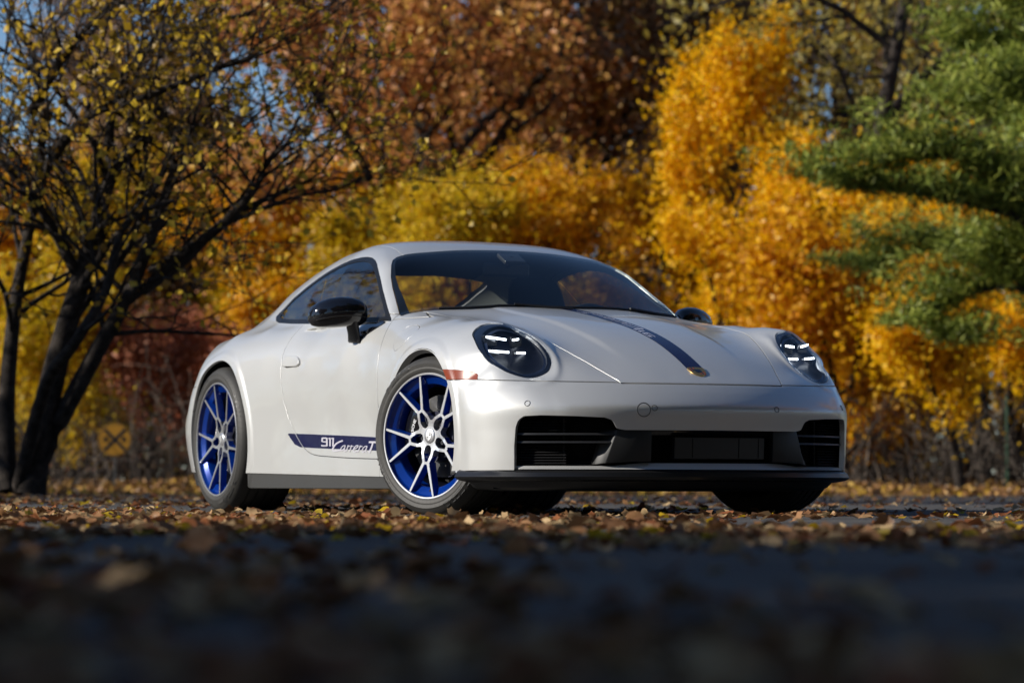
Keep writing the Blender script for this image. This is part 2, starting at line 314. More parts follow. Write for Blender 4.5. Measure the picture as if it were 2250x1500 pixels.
# ================================================================ materials of the car
def paint_fn(m, n, L, b):
    # very fine pearl flakes in the base, no large pattern
    t = noise(n, L, 900, 1); q = bump(n, L, b, t.outputs[0], .04, .0004)
PAINT = mat('chalk_white_paint', (.61, .612, .598), .36, .44, .75, .5, fn=None, coat_r=.05)
BLACKG = mat('gloss_black', (.006, .006, .008), .08, 0, .6, .5)
BLACKP = mat('satin_black_plastic', (.018, .018, .019), .42)
BLACKM = mat('black_void', (.006, .006, .006), .8, spec=.2)
NAVY = mat('dark_blue_foil', (.006, .006, .042), .25, 0, .15, .35)
SILLM = mat('grey_black_sill', (.035, .035, .034), .5)
WHEELB = mat('blue_wheel_paint', (.0, .032, .26), .25, .25, .8, .5)
WHEELS = mat('machined_silver', (.72, .72, .74), .28, .85, .6)
CHROME = mat('chrome', (.8, .8, .8), .08, 1.)
RUBBERT = mat('tyre_lettering', (.012, .012, .012), .5)
LETTER = mat('silver_lettering', (.62, .60, .66), .3, .3, .3)
def glass(name, tint=(.8, .85, .83), ior=1.5, refl=1.):
    m = bpy.data.materials.new(name); m.use_nodes = True; n = m.node_tree.nodes; L = m.node_tree.links; n.clear()
    o = n.new('ShaderNodeOutputMaterial'); mx = n.new('ShaderNodeMixShader'); t = n.new('ShaderNodeBsdfTransparent'); g = n.new('ShaderNodeBsdfGlossy'); f = n.new('ShaderNodeFresnel')
    t.inputs[0].default_value = (*tint, 1); g.inputs['Roughness'].default_value = .0; ge = n.new('ShaderNodeNewGeometry'); mi = n.new('ShaderNodeMapRange'); mi.inputs[3].default_value = ior; mi.inputs[4].default_value = 1/ior; L.new(ge.outputs['Backfacing'], mi.inputs[0]); L.new(mi.outputs[0], f.inputs[0]); g.inputs[0].default_value = (refl, refl, refl, 1)
    L.new(f.outputs[0], mx.inputs[0]); L.new(t.outputs[0], mx.inputs[1]); L.new(g.outputs[0], mx.inputs[2]); L.new(mx.outputs[0], o.inputs[0]); return m
GLASSW = glass('windscreen_glass', (.95, .98, .95), 1.42)
TRIMB = mat('black_window_trim', (.006, .006, .007), .35, 0, 0, .25)
GLASSS = glass('side_glass', (.28, .32, .30), 1.8)
GLASSL = glass('lamp_lens', (.9, .92, .95), 1.5)
LED = mat('led_bar', (1, 1, 1), .3, emit=(.85, .92, 1), es=5)
ORANGE = mat('amber_lamp', (.20, .030, .004), .35, 0, .25)
def tyre_fn(m, n, L, b):
    tc = n.new('ShaderNodeTexCoord'); s = n.new('ShaderNodeSeparateXYZ'); L.new(tc.outputs['Object'], s.inputs[0])
    at = n.new('ShaderNodeMath'); at.operation = 'ARCTAN2'; L.new(s.outputs[2], at.inputs[0]); L.new(s.outputs[0], at.inputs[1])
    # lateral sipes leaning over the tread
    ma = n.new('ShaderNodeMath'); ma.operation = 'MULTIPLY_ADD'; L.new(s.outputs[1], ma.inputs[0]); ma.inputs[1].default_value = 2.2; L.new(at.outputs[0], ma.inputs[2])
    mu = n.new('ShaderNodeMath'); mu.operation = 'MULTIPLY'; L.new(ma.outputs[0], mu.inputs[0]); mu.inputs[1].default_value = 72/(2*math.pi)*1.0
    fr = n.new('ShaderNodeMath'); fr.operation = 'FRACT'; L.new(mu.outputs[0], fr.inputs[0])
    lt = n.new('ShaderNodeMath'); lt.operation = 'GREATER_THAN'; L.new(fr.outputs[0], lt.inputs[0]); lt.inputs[1].default_value = .10
    ln = n.new('ShaderNodeVectorMath'); ln.operation = 'LENGTH'; cx = n.new('ShaderNodeCombineXYZ'); L.new(s.outputs[0], cx.inputs[0]); L.new(s.outputs[2], cx.inputs[2]); L.new(cx.outputs[0], ln.inputs[0])
    bump(n, L, b, lt.outputs[0], .5, .004)
    t = noise(n, L, 9, 5); r = ramp(n, [(.3, (.017, .016, .0145)), (.7, (.034, .032, .028))], t.outputs[0], L); L.new(r.outputs[0], b.inputs['Base Color'])
RUBBER = mat('tyre_rubber', (.04, .037, .033), .62, fn=tyre_fn)
INTER = mat('dark_interior', (.014, .013, .013), .7, spec=.2)
INTLT = mat('pale_pillar_trim', (.16, .17, .16), .7)
STEEL = mat('brake_steel', (.06, .06, .06), .4, .8)
# ================================================================ the car
car = tag(empty('sports_car'), 'pale grey-white two-door sports coupe with blue wheels parked on the leaf-strewn asphalt', 'car')
H0 = surface_nets(.011, (-3.62, -.03, .05), (1.03, 1.0, 1.36))
H0 = clip(H0, H0[0][:, 1]-1e-6); H0[0][:, 1] = np.where(H0[0][:, 1] < 2e-5, 0, H0[0][:, 1])
FULLHALF = H0
arch_f = lambda V, N: np.hypot(V[:, 0]+.035, V[:, 2]-.338)-.366
arch_r = lambda V, N: np.hypot(V[:, 0]+2.43, V[:, 2]-.345)-.397
zsill = lambda x: np.interp(x, [-3.6, -2.83, -2.0, -.4, .33, .6, 1.0], [.20, .19, .183, .162, .186, .188, .188])
M = clip(H0, arch_f(*H0[:2])); M = clip(M, arch_r(*M[:2]))
LOW = clip(M, zsill(M[0][:, 0])-M[0][:, 2]-.002); M = clip(M, M[0][:, 2]-zsill(M[0][:, 0]))
# front opening (front view)
OPEN = [(-.1, .05), (.790, .05), (.790, .188), (.792, .285), (.789, .361), (.782, .392), (.765, .408), (.711, .411), (.589, .407), (.485, .402), (.455, .391), (.436, .358), (.405, .352), (.285, .352), (-.1, .353)]
s_open = lambda V, N: np.minimum(sdf(V[:, 1:], OPEN), V[:, 0]-.4)
M = clip(M, -s_open(*M[:2]))
# headlight outline (front view)
LAMP = [(.813, .734), (.793, .766), (.760, .793), (.725, .806), (.690, .803), (.652, .795), (.622, .777), (.594, .750), (.578, .714), (.576, .672), (.587, .634), (.603, .610), (.622, .592), (.655, .575), (.690, .567), (.725, .569), (.757, .580), (.785, .597), (.807, .625), (.821, .655), (.826, .690)]
LAMPC = chain(LAMP, 3); s_lamp = lambda V, N: np.where((V[:, 0] > .12) & (V[:, 2] > .5), sdf(V[:, 1:], LAMPC), -1)
lens, M = cut(M, s_lamp, .0015)
# amber side marker
MARK = [(.15, .612), (.15, .568), (.288, .5665), (.447, .563), (.432, .583), (.405, .596), (.33, .604), (.25, .609)]
s_mark = lambda V, N: np.where(V[:, 1] > .8, sdf(V[:, [0, 2]], MARK), -1)
marker, M = cut(M, s_mark, .0012)
# glass
WS = [(-1.062, -.3), (-1.066, 0), (-1.080, .35), (-1.090, .50), (-1.080, .552), (-1.055, .583), (-1.009, .610), (-.927, .648), (-.845, .676), (-.726, .708), (-.655, .724), (-.615, .732), (-.575, .68), (-.48, .45), (-.432, .2), (-.425, 0), (-.425, -.3)]
wsc, M = cut(M, lambda V, N: np.minimum(sdf(V[:, :2], WS), V[:, 2]-.85), .0015)
WINO = [(-2.285, .958), (-2.213, .934), (-2.106, .918), (-1.91, .904), (-1.70, .894), (-1.526, .884), (-1.1, .870), (-.655, .858), (-.735, .91), (-.849, .984), (-.976, 1.064), (-1.065, 1.115), (-1.125, 1.146), (-1.185, 1.168), (-1.264, 1.187), (-1.335, 1.196), (-1.406, 1.199), (-1.518, 1.195), (-1.636, 1.182), (-1.743, 1.161), (-1.856, 1.129), (-1.976, 1.091), (-2.088, 1.048), (-2.199, 1.001), (-2.275, .974)]
s_win = lambda V, N: np.where((V[:, 1] > .45), sdf(V[:, [0, 2]], WINO), -1)
WIN, M = cut(M, s_win, .001)
RW = chain([(-2.312, 0), (-2.312, .18), (-2.305, .34), (-2.24, .455), (-2.30, .487), (-2.45, .492), (-2.62, .488), (-2.80, .47), (-2.95, .42), (-3.0, .2), (-3.01, 0), (-3.0, -.2), (-2.3, -.2)], 4)
rwin, M = cut(M, lambda V, N: np.where(V[:, 2] > .9, sdf(V[:, :2], RW), -1), .0015)
EXT = M
# ---- panels
ROOFP = [(-1.02, -.3), (-1.02, .2), (-1.05, .513), (-1.094, .517), (-1.153, .510), (-1.218, .499), (-1.29, .492), (-1.382, .488), (-1.8, .478), (-2.25, .475), (-2.45, .46), (-2.45, -.3)]
s_roof = lambda V, N: np.where(V[:, 2] > 1.1, sdf(V[:, :2], ROOFP), -1)
roof, M = cut(M, s_roof, .0020)
HOOD = [(1.05, -.3), (1.05, .3), (.815, .383), (.747, .406), (.683, .428), (.618, .450), (.55, .472), (.48, .492), (.405, .512), (.329, .534), (.25, .556), (.12, .583), (-.05, .606), (-.27, .628), (-.5, .648), (-.6, .66), (-.7, .66), (-.7, -.3)]
s_hood = lambda V, N: np.where(V[:, 2] > .45, np.minimum(sdf(V[:, :2], HOOD), (V[:, 2]-.5435)*.75), -1)
hood, M = cut(M, s_hood)
zl = lambda y: np.interp(y, [0, .38, .65, .80, .87, 1], [.5435, .5465, .551, .556, .563, .565])
s_bump = lambda V, N: np.where(V[:, 0] > -.03, zl(V[:, 1])-V[:, 2], -1)
bumper, M = cut(M, s_bump)
DOOR = chain([(-.603, .786), (-.578, .74), (-.567, .70), (-.556, .62), (-.548, .55), (-.541, .45), (-.535, .35)], 3, False).tolist()+[(-.532, .29), (-.52, .2415), (-.55, .2405)]+chain([(-.842, .246), (-1.1, .255), (-1.266, .263), (-1.35, .278), (-1.417, .302), (-1.477, .338), (-1.535, .385), (-1.588, .439), (-1.63, .505), (-1.655, .567), (-1.675, .63), (-1.692, .70), (-1.706, .76), (-1.708, .80), (-1.700, .86), (-1.695, .889)], 3, False).tolist()+[(-1.696, .93), (-.655, .89), (-.648, .858)]
s_door = lambda V, N: np.where(V[:, 1] > .6, sdf(V[:, [0, 2]], DOOR), -1)
door, M = cut(M, s_door)
s_fend = lambda V, N: np.minimum(V[:, 0]-np.interp(V[:, 2], [0, .3, .55, .85, .87], [-.50, -.50, -.555, -.645, -.662]), .8645+.0*V[:, 0]+np.maximum(0, (.70-V[:, 1]))*.6-V[:, 2]+np.maximum(V[:, 0]+.3, 0))
fender, M = cut(M, s_fend)
rbump, quarter = cut(M, lambda V, N: np.minimum(-2.80-V[:, 0], .62-.0*V[:, 2]-V[:, 2]+.12*np.maximum(-2.9-V[:, 0], 0)))
def both(M_): return join(M_, flip_y(M_))
tris = 0
to_obj('roof', both(rim(roof)), PAINT, car); hoodo = to_obj('hood', both(rim(hood)), PAINT, car)
bumpo = to_obj('front_bumper', both(rim(bumper, .02, .0016)), PAINT, car); to_obj('rear_bumper', both(rim(rbump)), PAINT, car)
for sg in (-1, 1):
    fl = flip_y if sg < 0 else (lambda q: q)
    dr = to_obj('door', fl(rim(door)), PAINT, car)
    fm = rim(fender, .03)
    if sg < 0:   # fuel flap on the right front fender only
        FU = chain([(-.410, .822), (-.335, .824), (-.262, .803), (-.262, .775), (-.31, .730), (-.369, .711), (-.412, .732), (-.438, .763), (-.432, .80)], 4)
        s_fu = lambda V, N: np.where(V[:, 1] > .6, sdf(V[:, [0, 2]], FU), -1); flap, fm0 = cut(fender, s_fu, .0015); fm = rim(fm0, .03, .0009)
        to_obj('fuel_flap', fl(rim(flap, .01, .0009)), PAINT, car)
    to_obj('front_fender', fl(fm), PAINT, car)
    to_obj('body_side', fl(rim(quarter, .011)), PAINT, car)
    # decals on the door and the panel behind it
    STR = [(-1.607, .3685), (-1.560, .340), (-1.517, .3155), (-1.453, .302), (-1.269, .2955), (-.492, .2755), (-.3, .270), (-.3, .332), (-.500, .3345), (-.854, .3465), (-1.425, .3635)]
    for src, nm in ((door, dr), (quarter, None), (fender, None)):
        d = clip(src, np.where(src[0][:, 1] > .7, sdf(src[0][:, [0, 2]], STR), -1))
        if src is quarter: d = clip(d, -1.42-d[0][:, 0])
        if len(d[2]): to_obj('side_stripe', fl(offset(d, .0007)), NAVY, nm or car)
    # black sill under the door
    sl = clip(LOW, np.minimum(np.minimum(LOW[0][:, 0]+2.06, -.385-LOW[0][:, 0]), LOW[0][:, 2]-.113))
    sl = offset(sl, -.006); to_obj('sill', fl(rim(sl, .08, .004)), SILLM, car)
    lw = clip(FULLHALF, np.minimum(np.minimum(-2.83-FULLHALF[0][:, 0], .188-FULLHALF[0][:, 2]), FULLHALF[0][:, 2]-.12)); to_obj('rear_apron', fl(rim(offset(lw, -.01), .05)), BLACKP, car)
    # lamps
    hl = empty('headlight', parent=car)
    to_obj('lens', fl(rim(offset(lens, .003), .012, .003)), GLASSL, hl)
    r = np.clip(1-s_lamp(lens[0], 0)/.118, 0, 1); dd = .010+.055*np.clip(1-r**5, 0, 1)**.8
    bowl = (lens[0]-np.array([.85, .25, .3])*dd[:, None], lens[1], lens[2])
    bme = mesh_np('reflector_bowl', bowl[0], bowl[2]); bowlm = flip_y(bowl) if sg < 0 else bowl
    link('reflector_bowl', mesh_np('reflector_bowl', bowlm[0], bowlm[2]), mat('lamp_bowl', (.004, .005, .010), .35, 0, spec=.3) if sg < 0 else bpy.data.materials['lamp_bowl'], hl)
    ringm = clip(lens, .013-s_lamp(lens[0], 0)); to_obj('bezel', fl(offset(ringm, -.004)), BLACKG, hl)
    rg2 = band(lens, s_lamp(lens[0], 0)-.020, .0) if False else clip(clip(lens, s_lamp(lens[0], 0)-.0165), .0245-s_lamp(clip(lens, s_lamp(lens[0], 0)-.0165)[0], 0))
    to_obj('inner_ring', fl(offset(rg2, -.014)), mat('smoked_ring', (.10, .12, .17), .15, .8) if sg < 0 else bpy.data.materials['smoked_ring'], hl)
    def pt(x, y, z): return Vector((x, sg*y, z))
    for (a, b) in (((.372, .783, .743), (.425, .717, .7305)), ((.42, .683, .7295), (.395, .634, .737)), ((.41, .79, .683), (.453, .718, .677)), ((.455, .68, .675), (.440, .635, .676))):
        a, b = pt(*a), pt(*b); mb = MB(); t = Vector((.0, 0, .0042)); d = Vector((-.008, 0, 0)); mb.hull8([a-t, b-t, b+t, a+t], [a-t+d, b-t+d, b+t+d, a+t+d]); mb.build('led_bar', LED, hl)
    for (a, b) in (((.365, .760, .728), 1), ((.40, .660, .722), 1), ((.40, .760, .66), 1), ((.43, .662, .66), 1)):
        p = pt(*a)-Vector((.018, 0, 0)); mb = MB(); mb.box(p, (.04, .06 if a[1] > .7 else .05, .048)); mb.build('projector', BLACKG, hl, bevel=.004)
    to_obj('side_marker', fl(rim(marker, .008, .002)), ORANGE, car)
    # side glass with its black trim, split at the B pillar
    sw = s_win(*WIN[:2]); trim = clip(WIN, np.where(WIN[0][:, 0] > -2.2, .020-sw, .034-sw)); inner = clip(WIN, sw-.0195)
    xb = lambda V: V[:, 0]-(-1.66-.36*(V[:, 2]-1.09)*-1)
    sx = lambda V: V[:, 0]-np.interp(V[:, 2], [.88, 1.01, 1.16], [-1.60, -1.640, -1.745])
    fr_ = clip(inner, sx(inner[0])-.002); re_ = clip(inner, -sx(inner[0])-.002)
    to_obj('window_trim', fl(rim(trim, .01, .002)), TRIMB, car)
    to_obj('side_window', fl(offset(fr_, -.003)), GLASSS, car); to_obj('quarter_window', fl(offset(re_, -.003)), GLASSS, car)
    # door handle: a proud flush flap over a flat black patch painted as the shadow beneath it
    HD = chain([(-1.652, .727), (-1.662, .716), (-1.657, .692), (-1.642, .687), (-1.535, .6835), (-1.487, .688), (-1.480, .700), (-1.500, .716), (-1.530, .7255), (-1.60, .7285)], 4)
    hd = clip(door, np.where(door[0][:, 1] > .7, sdf(door[0][:, [0, 2]], HD), -1)); to_obj('door_handle', fl(rim(offset(hd, .011), .011, .003)), PAINT, dr)
    HS = [(-1.648, .6875), (-1.53, .6835), (-1.55, .6755), (-1.63, .678)]
    hs = clip(door, np.where(door[0][:, 1] > .7, sdf(door[0][:, [0, 2]], HS), -1)); to_obj('handle_shadow', fl(offset(hs, .0008)), BLACKM, dr)
# centre pieces
ws_s = sdf(wsc[0][:, :2], WS); frit = clip(wsc, np.interp(wsc[0][:, 0], [-1.06, -.9, -.7, -.5], [.012, .022, .040, .055])-ws_s)
wso = to_obj('windscreen', both(rim(wsc, .004, .001)), GLASSW, car); to_obj('windscreen_border', both(offset(frit, -.0045)), mat('frit_black', (.008, .008, .009), .3), wso)
rs = sdf(rwin[0][:, :2], RW); rwo = to_obj('rear_window', both(rwin), glass('rear_glass', (.93, .95, .93), 1.45), car); to_obj('rear_window_border', both(offset(clip(rwin, .022-rs), -.003)), bpy.data.materials['frit_black'], rwo)
# dark inner shell right behind the panels: closes the shut lines and is the cabin's lining
shell = offset(EXT, -.013); to_obj('inner_shell', both(shell), INTER, car)
# paint on the windscreen pillars' and the rear pillars' inside
pil = clip(clip(EXT, EXT[0][:, 2]-.92), np.minimum(-2.0-EXT[0][:, 0], EXT[0][:, 0]+2.9) if False else -2.0-clip(EXT, EXT[0][:, 2]-.92)[0][:, 0]); pil = clip(pil, pil[0][:, 1]-.40)
to_obj('pillar_trim', both(offset(pil, -.017)), INTLT, car)
# ---- hood stripe, crest
hs = clip(hood, np.minimum(.0385-hood[0][:, 1], .757-hood[0][:, 0])); hstr = to_obj('hood_stripe', both(offset(hs, .0007)), NAVY, hoodo)
def on_top(x, y):   # height of the body above (x, y)
    x = np.atleast_1d(np.asarray(x, float)); y = np.atleast_1d(np.asarray(y, float)); z = np.full(len(x), 1.0)
    for _ in range(12):
        f = F(x, y, z); g = (F(x, y, z+1e-4)-F(x, y, z-1e-4))/2e-4; z = z-f/np.maximum(g, .3)
    return z
def on_side(x, z, side=-1):
    x = np.atleast_1d(np.asarray(x, float)); z = np.atleast_1d(np.asarray(z, float)); y = np.full(len(x), .95)
    for _ in range(12):
        f = F(x, y, z); g = (F(x, y+1e-4, z)-F(x, y-1e-4, z))/2e-4; y = y-f/np.maximum(g, .3)
    return side*y
def ribbon(pl, w):
    """polyline (2D) -> quad strip of width w, resampled"""
    P = np.array(pl, float); P = chain(P, 5, False) if len(P) > 2 else np.array([P[0]+(P[1]-P[0])*t for t in np.linspace(0, 1, 6)])
    T_ = np.gradient(P, axis=0); T_ /= np.maximum(np.linalg.norm(T_, axis=1), 1e-9)[:, None]; Nn = np.stack([-T_[:, 1], T_[:, 0]], 1)*w/2
    n = len(P); return np.r_[P+Nn, P-Nn], [(i, i+1, n+i+1, n+i) for i in range(n-1)]
S911 = [([(560, 250), (640, 250)], 34), ([(560, 240), (556, 345)], 34), ([(570, 345), (650, 345)], 30), ([(655, 240), (668, 455)], 34), ([(548, 445), (670, 445)], 32), ([(552, 420), (552, 455)], 22),
        ([(690, 262), (735, 250)], 26), ([(732, 245), (742, 458)], 34), ([(762, 262), (810, 252)], 26), ([(806, 245), (812, 458)], 34)]
SCT = [([(1050, 312), (960, 345), (880, 400), (830, 480), (815, 540), (840, 572), (890, 576), (960, 562), (1015, 548)], 38),
       ([(1118, 432), (1070, 445), (1030, 490), (1018, 545), (1045, 565), (1085, 530), (1112, 480), (1125, 430)], 22), ([(1122, 432), (1108, 510), (1105, 560), (1130, 588)], 24),
       ([(1195, 425), (1175, 510), (1150, 590)], 24), ([(1175, 490), (1205, 450), (1242, 448)], 22), ([(1275, 425), (1255, 510), (1228, 592)], 24), ([(1252, 490), (1285, 450), (1320, 452)], 22),
       ([(1335, 520), (1390, 495), (1430, 455), (1415, 428), (1370, 450), (1335, 500), (1322, 560), (1345, 596), (1390, 585), (1425, 560)], 23),
       ([(1485, 428), (1462, 510), (1432, 602)], 24), ([(1460, 495), (1495, 455), (1535, 452)], 22),
       ([(1640, 440), (1590, 455), (1550, 500), (1535, 560), (1560, 598), (1600, 560), (1632, 500), (1648, 445)], 22), ([(1645, 445), (1625, 530), (1622, 580), (1648, 602)], 24),
       ([(1680, 345), (1876, 345)], 46), ([(1785, 350), (1760, 470), (1705, 612)], 44)]
def side_text(strokes, name, side, parent):
    V = []; Fc = []
    for pl, w in strokes:
        P, q = ribbon(pl, w); Fc += [tuple(i+len(V) for i in f) for f in q]; V += P.tolist()
    P = np.array(V); px = 660+P[:, 0]/11.25; py = 940+P[:, 1]/11.25; z = .327-.00203*(py-967.5)-.00008*(px-753)
    if side > 0: px = (706.7+826)-px if False else px
    x = np.interp(px, [706.7, 720.1, 730.7, 753.3, 816, 824, 830], [-1.206, -1.127, -1.072, -.958, -.617, -.578, -.548])
    if side > 0: x = -1.206-.548-x
    y = on_side(x, z, side); y = y+side*.0024; n = len(x)
    back = np.stack([x, y-side*.0019, z], 1); front = np.stack([x, y, z], 1); V3 = np.r_[front, back]
    F3 = Fc+[tuple(reversed([i+n for i in f])) for f in Fc]
    for f in Fc:
        for a, b in ((f[0], f[1]), (f[2], f[3]), (f[1], f[2]), (f[3], f[0])): F3.append((a, b, b+n, a+n))
    me = bpy.data.meshes.new(name); me.from_pydata(V3.tolist(), [], F3); return link(name, me, LETTER, parent)
doors = [o for o in car.children if o.name.startswith('door')]
for sd, dr in ((-1, doors[0]), (1, doors[1])): side_text(S911, 'number_lettering', sd, dr); side_text(SCT, 'script_lettering', sd, dr)
def hood_text(strokes, name):
    V = []; Fc = []
    for pl, w in strokes:
        P, q = ribbon(pl, w); Fc += [tuple(i+len(V) for i in f) for f in q]; V += P.tolist()
    P = np.array(V); x = .405-(P[:, 0]-540)*.00053; y = -(455-P[:, 1])*.000205*1.0+.012; y = -.020+(P[:, 1]-240)*.000125 if False else -(430-P[:, 1])*.00015
    z = on_top(x, y)+.0012; me = bpy.data.meshes.new(name); me.from_pydata(np.stack([x, y, z], 1).tolist(), [], Fc); return link(name, me, LETTER, hoodo)
hood_text(S911, 'hood_number'); hood_text(SCT, 'hood_script')
# crest badge: shield, gold rim, quarters
SH = [(-.5, .42), (-.3, .47), (0, .5), (.3, .47), (.5, .42), (.5, .0), (.42, -.25), (.25, -.42), (0, -.55), (-.25, -.42), (-.42, -.25), (-.5, 0)]
def shield(name, sc, cx, lift, m, th=.002, poly=SH):
    P = chain(poly, 3) if poly is SH else np.array(poly); x = cx-P[:, 1]*-1*sc[0]*-1; x = cx+(-P[:, 1])*sc[0]; y = P[:, 0]*sc[1]; z = on_top(x, y)
    n = len(x); top = np.stack([x, y, z+lift+th], 1); bot = np.stack([x, y, z+lift-.002], 1); me = bpy.data.meshes.new(name)
    me.from_pydata(np.r_[top, bot].tolist(), [], [tuple(range(n))]+[(i, (i+1) % n, n+(i+1) % n, n+i) for i in range(n)]); return link(name, me, m, None)
GOLD = mat('crest_gold', (.55, .36, .13), .3, .9); CRED = mat('crest_red', (.25, .02, .015), .35)
cb = shield('crest_badge', (.062, .074), .776, .001, GOLD, .0035); cb.parent = hoodo
for q in ([(-.40, .36), (-.05, .42), (-.05, .02), (-.40, .02)], [(.05, -.04), (.40, -.04), (.32, -.26), (.05, -.42)]):
    for k in range(3):
        a = np.array(q); w = (a.max(0)-a.min(0))/6; lo = a.min(0); bar = [(max(lo[0]+w[0]*2*k, -9), a[0][1] if k == 0 else a.max(0)[1]), (lo[0]+w[0]*(2*k+1), a.max(0)[1]), (lo[0]+w[0]*(2*k+1), lo[1]), (lo[0]+w[0]*2*k, lo[1])]
        shield('crest_bar', (.062, .074), .776, .004, CRED if k != 1 else BLACKG, .0008, bar).parent = hoodo
shield('crest_centre', (.024, .03), .776, .0045, BLACKG, .0012).parent = hoodo
# ================================================================ front fascia, splitter, mirrors, wheels, cabin
def xface(y, z):   # x of the nose at (y, z)
    y = np.atleast_1d(np.asarray(y, float)); z = np.atleast_1d(np.asarray(z, float)); x = np.full(len(y), 1.02)
    for _ in range(14):
        f = F(x, y, z); g = (F(x+1e-4, y, z)-F(x-1e-4, y, z))/2e-4; x = x-f/np.maximum(g, .35)
    return x
grille = empty('front_intake', parent=car)
# recess walls: back plate following the nose 14 cm behind it, floor and roof
mb = MB(); ys = np.linspace(-.80, .80, 41)
xb = xface(ys, np.full(41, .34))-.17
for i in range(40):
    a, b = ys[i], ys[i+1]; mb.add([(xb[i], a, .11), (xb[i+1], b, .11), (xb[i+1], b, .46), (xb[i], a, .46)], [(0, 1, 2, 3)])
mb.build('recess_back', BLACKM, grille)
def follow(name, ys, z0, z1, d0, d1, m, parent, zref=None, th=.012):
    """strip along the nose between heights z0 and z1, set back by d0 at the bottom edge and d1 at the top edge"""
    zr = zref if zref is not None else (z0+z1)/2; x = xface(ys, np.full(len(ys), zr)); mb = MB(); n = len(ys); V = []
    z0 = np.broadcast_to(z0, (n,)); z1 = np.broadcast_to(z1, (n,)); d0 = np.broadcast_to(d0, (n,)); d1 = np.broadcast_to(d1, (n,))
    for i in range(n): V += [(x[i]-d0[i], ys[i], z0[i]), (x[i]-d1[i], ys[i], z1[i]), (x[i]-d1[i]-th, ys[i], z1[i]), (x[i]-d0[i]-th, ys[i], z0[i])]
    Fc = []
    for i in range(n-1):
        for k in range(4): Fc.append((4*i+k, 4*i+(k+1) % 4, 4*i+4+(k+1) % 4, 4*i+4+k))
    Fc += [(3, 2, 1, 0), (4*n-4, 4*n-3, 4*n-2, 4*n-1)]
    mb.add(V, Fc); return mb.build(name, m, parent, smooth=True, sharp=30)
GREYP = mat('grey_grille_plastic', (.011, .011, .011), .5)
for sg in (-1, 1):
    yy = sg*np.linspace(.445, .782, 16)
    for z, hh in ((.3015, .0075), (.3345, .0080)): follow('air_flap', sg*np.linspace(.40, .775, 16), z-hh/2, z+hh/2, .022, .028, BLACKP, grille, zref=.33, th=.06)
    for k in range(17):   # thin louvres in front of the side radiator
        z = .205+.0112*k
        if abs(z-.3015) < .009 or abs(z-.3345) < .009: continue
        follow('louvre', sg*np.linspace(.600, .784, 9), z-.0018, z+.0018, .055, .060, BLACKP, grille, zref=.33, th=.02)
    mb = MB(); xq = float(xface([.598*sg], [.33])[0]); mb.box((xq-.105, sg*.598, .30), (.045, .004, .20)); mb.build('radiator_frame', BLACKP, grille)
    # angled blade between side and centre intake
    P = []
    yi = [.287, .36, .44, .47]; za = [.351, .351, .351, .33]
    x0 = xface(np.array([.287, .36, .44]), np.full(3, .33))
    A = [(x0[0]-.018, sg*.287, .222), (x0[1]-.012, sg*.36, .222), (x0[2]-.03, sg*.47, .215), (x0[2]-.06, sg*.50, .21)]
    B = [(x0[0]-.012, sg*.287, .352), (x0[1]-.008, sg*.36, .352), (x0[2]-.012, sg*.425, .352), (x0[2]-.08, sg*.45, .352)]
    mb = MB(); V = A+B+[(x-.03 if i < 2 else x-.05, y, z) for i, (x, y, z) in enumerate(A)]+[(x-.03, y, z) for x, y, z in B]
    Fc = []
    for i in range(3): Fc += [(i, i+1, 4+i+1, 4+i), (8+i, 8+i+1, 12+i+1, 12+i), (i, i+1, 8+i+1, 8+i), (4+i, 4+i+1, 12+i+1, 12+i)]
    Fc += [(0, 4, 12, 8), (3, 7, 15, 11)]; mb.add(V, Fc); mb.build('intake_blade', GREYP, grille, smooth=True, sharp=35, bevel=.003)
# centre: blank plate carrier, dark bar above
follow('plate_carrier', np.linspace(-.18, .25, 12), .235, .322, .030, .026, mat('carrier_black', (.012, .012, .012), .4), grille, zref=.28, th=.02)
for y in (-.10, .12, .22): follow('carrier_joint', np.linspace(y-.0015, y+.0015, 2), .238, .320, .0285, .0245, BLACKM, grille, zref=.28, th=.01)
follow('upper_bar', np.linspace(-.28, .28, 12), .330, .349, .045, .03, BLACKG, grille, zref=.33, th=.03)
# body-coloured bright blade at the foot of the intake, rounded top
BLADE = PAINT
yb = np.linspace(-.772, .772, 61); ab = np.abs(yb)
follow('lower_blade', yb, .191, .2045+.012*np.clip((.44-ab)/.12, 0, 1), .006, .030, BLADE, grille, zref=.20, th=.03)
follow('blade_backing', np.linspace(-.778, .778, 31), .196, .226, .045, .11, BLACKP, grille, zref=.20, th=.03)
# splitter: black lip that runs from arch to arch and grows little corner wings
sp = empty('front_splitter', parent=car)
tt = np.linspace(-1, 1, 97); py = []
def plan(y, z=.2):
    return float(xface([y], [z])[0])
ysp = np.r_[-np.array([.905, .90, .895, .885, .87, .85]), np.linspace(-.82, .82, 61), .85, .87, .885, .895, .90, .905]
xsp = np.array([.36 if abs(y) > .902 else plan(min(abs(y), .893)) if abs(y) < .87 else np.interp(abs(y), [.87, .905], [plan(.87), .36]) for y in ysp])
mb = MB(); V = []; prof = [(-.012, .190), (.006, .178), (.012, .160), (.004, .148), (-.03, .143), (-.16, .134), (-.17, .18)]
nrm = []
for i in range(len(ysp)):
    a = np.array([xsp[min(i+1, len(ysp)-1)]-xsp[max(i-1, 0)], ysp[min(i+1, len(ysp)-1)]-ysp[max(i-1, 0)]]); a /= np.linalg.norm(a); nn = np.array([a[1], -a[0]]); nrm.append(nn)
    kx = 1+.9*np.clip((abs(ysp[i])-.78)/.09, 0, 1)
    for d, z in prof:
        dd = d*kx if d > 0 else (d if abs(ysp[i]) < .84 else d*.5); V.append((xsp[i]+nn[0]*dd, ysp[i]+nn[1]*dd, z))
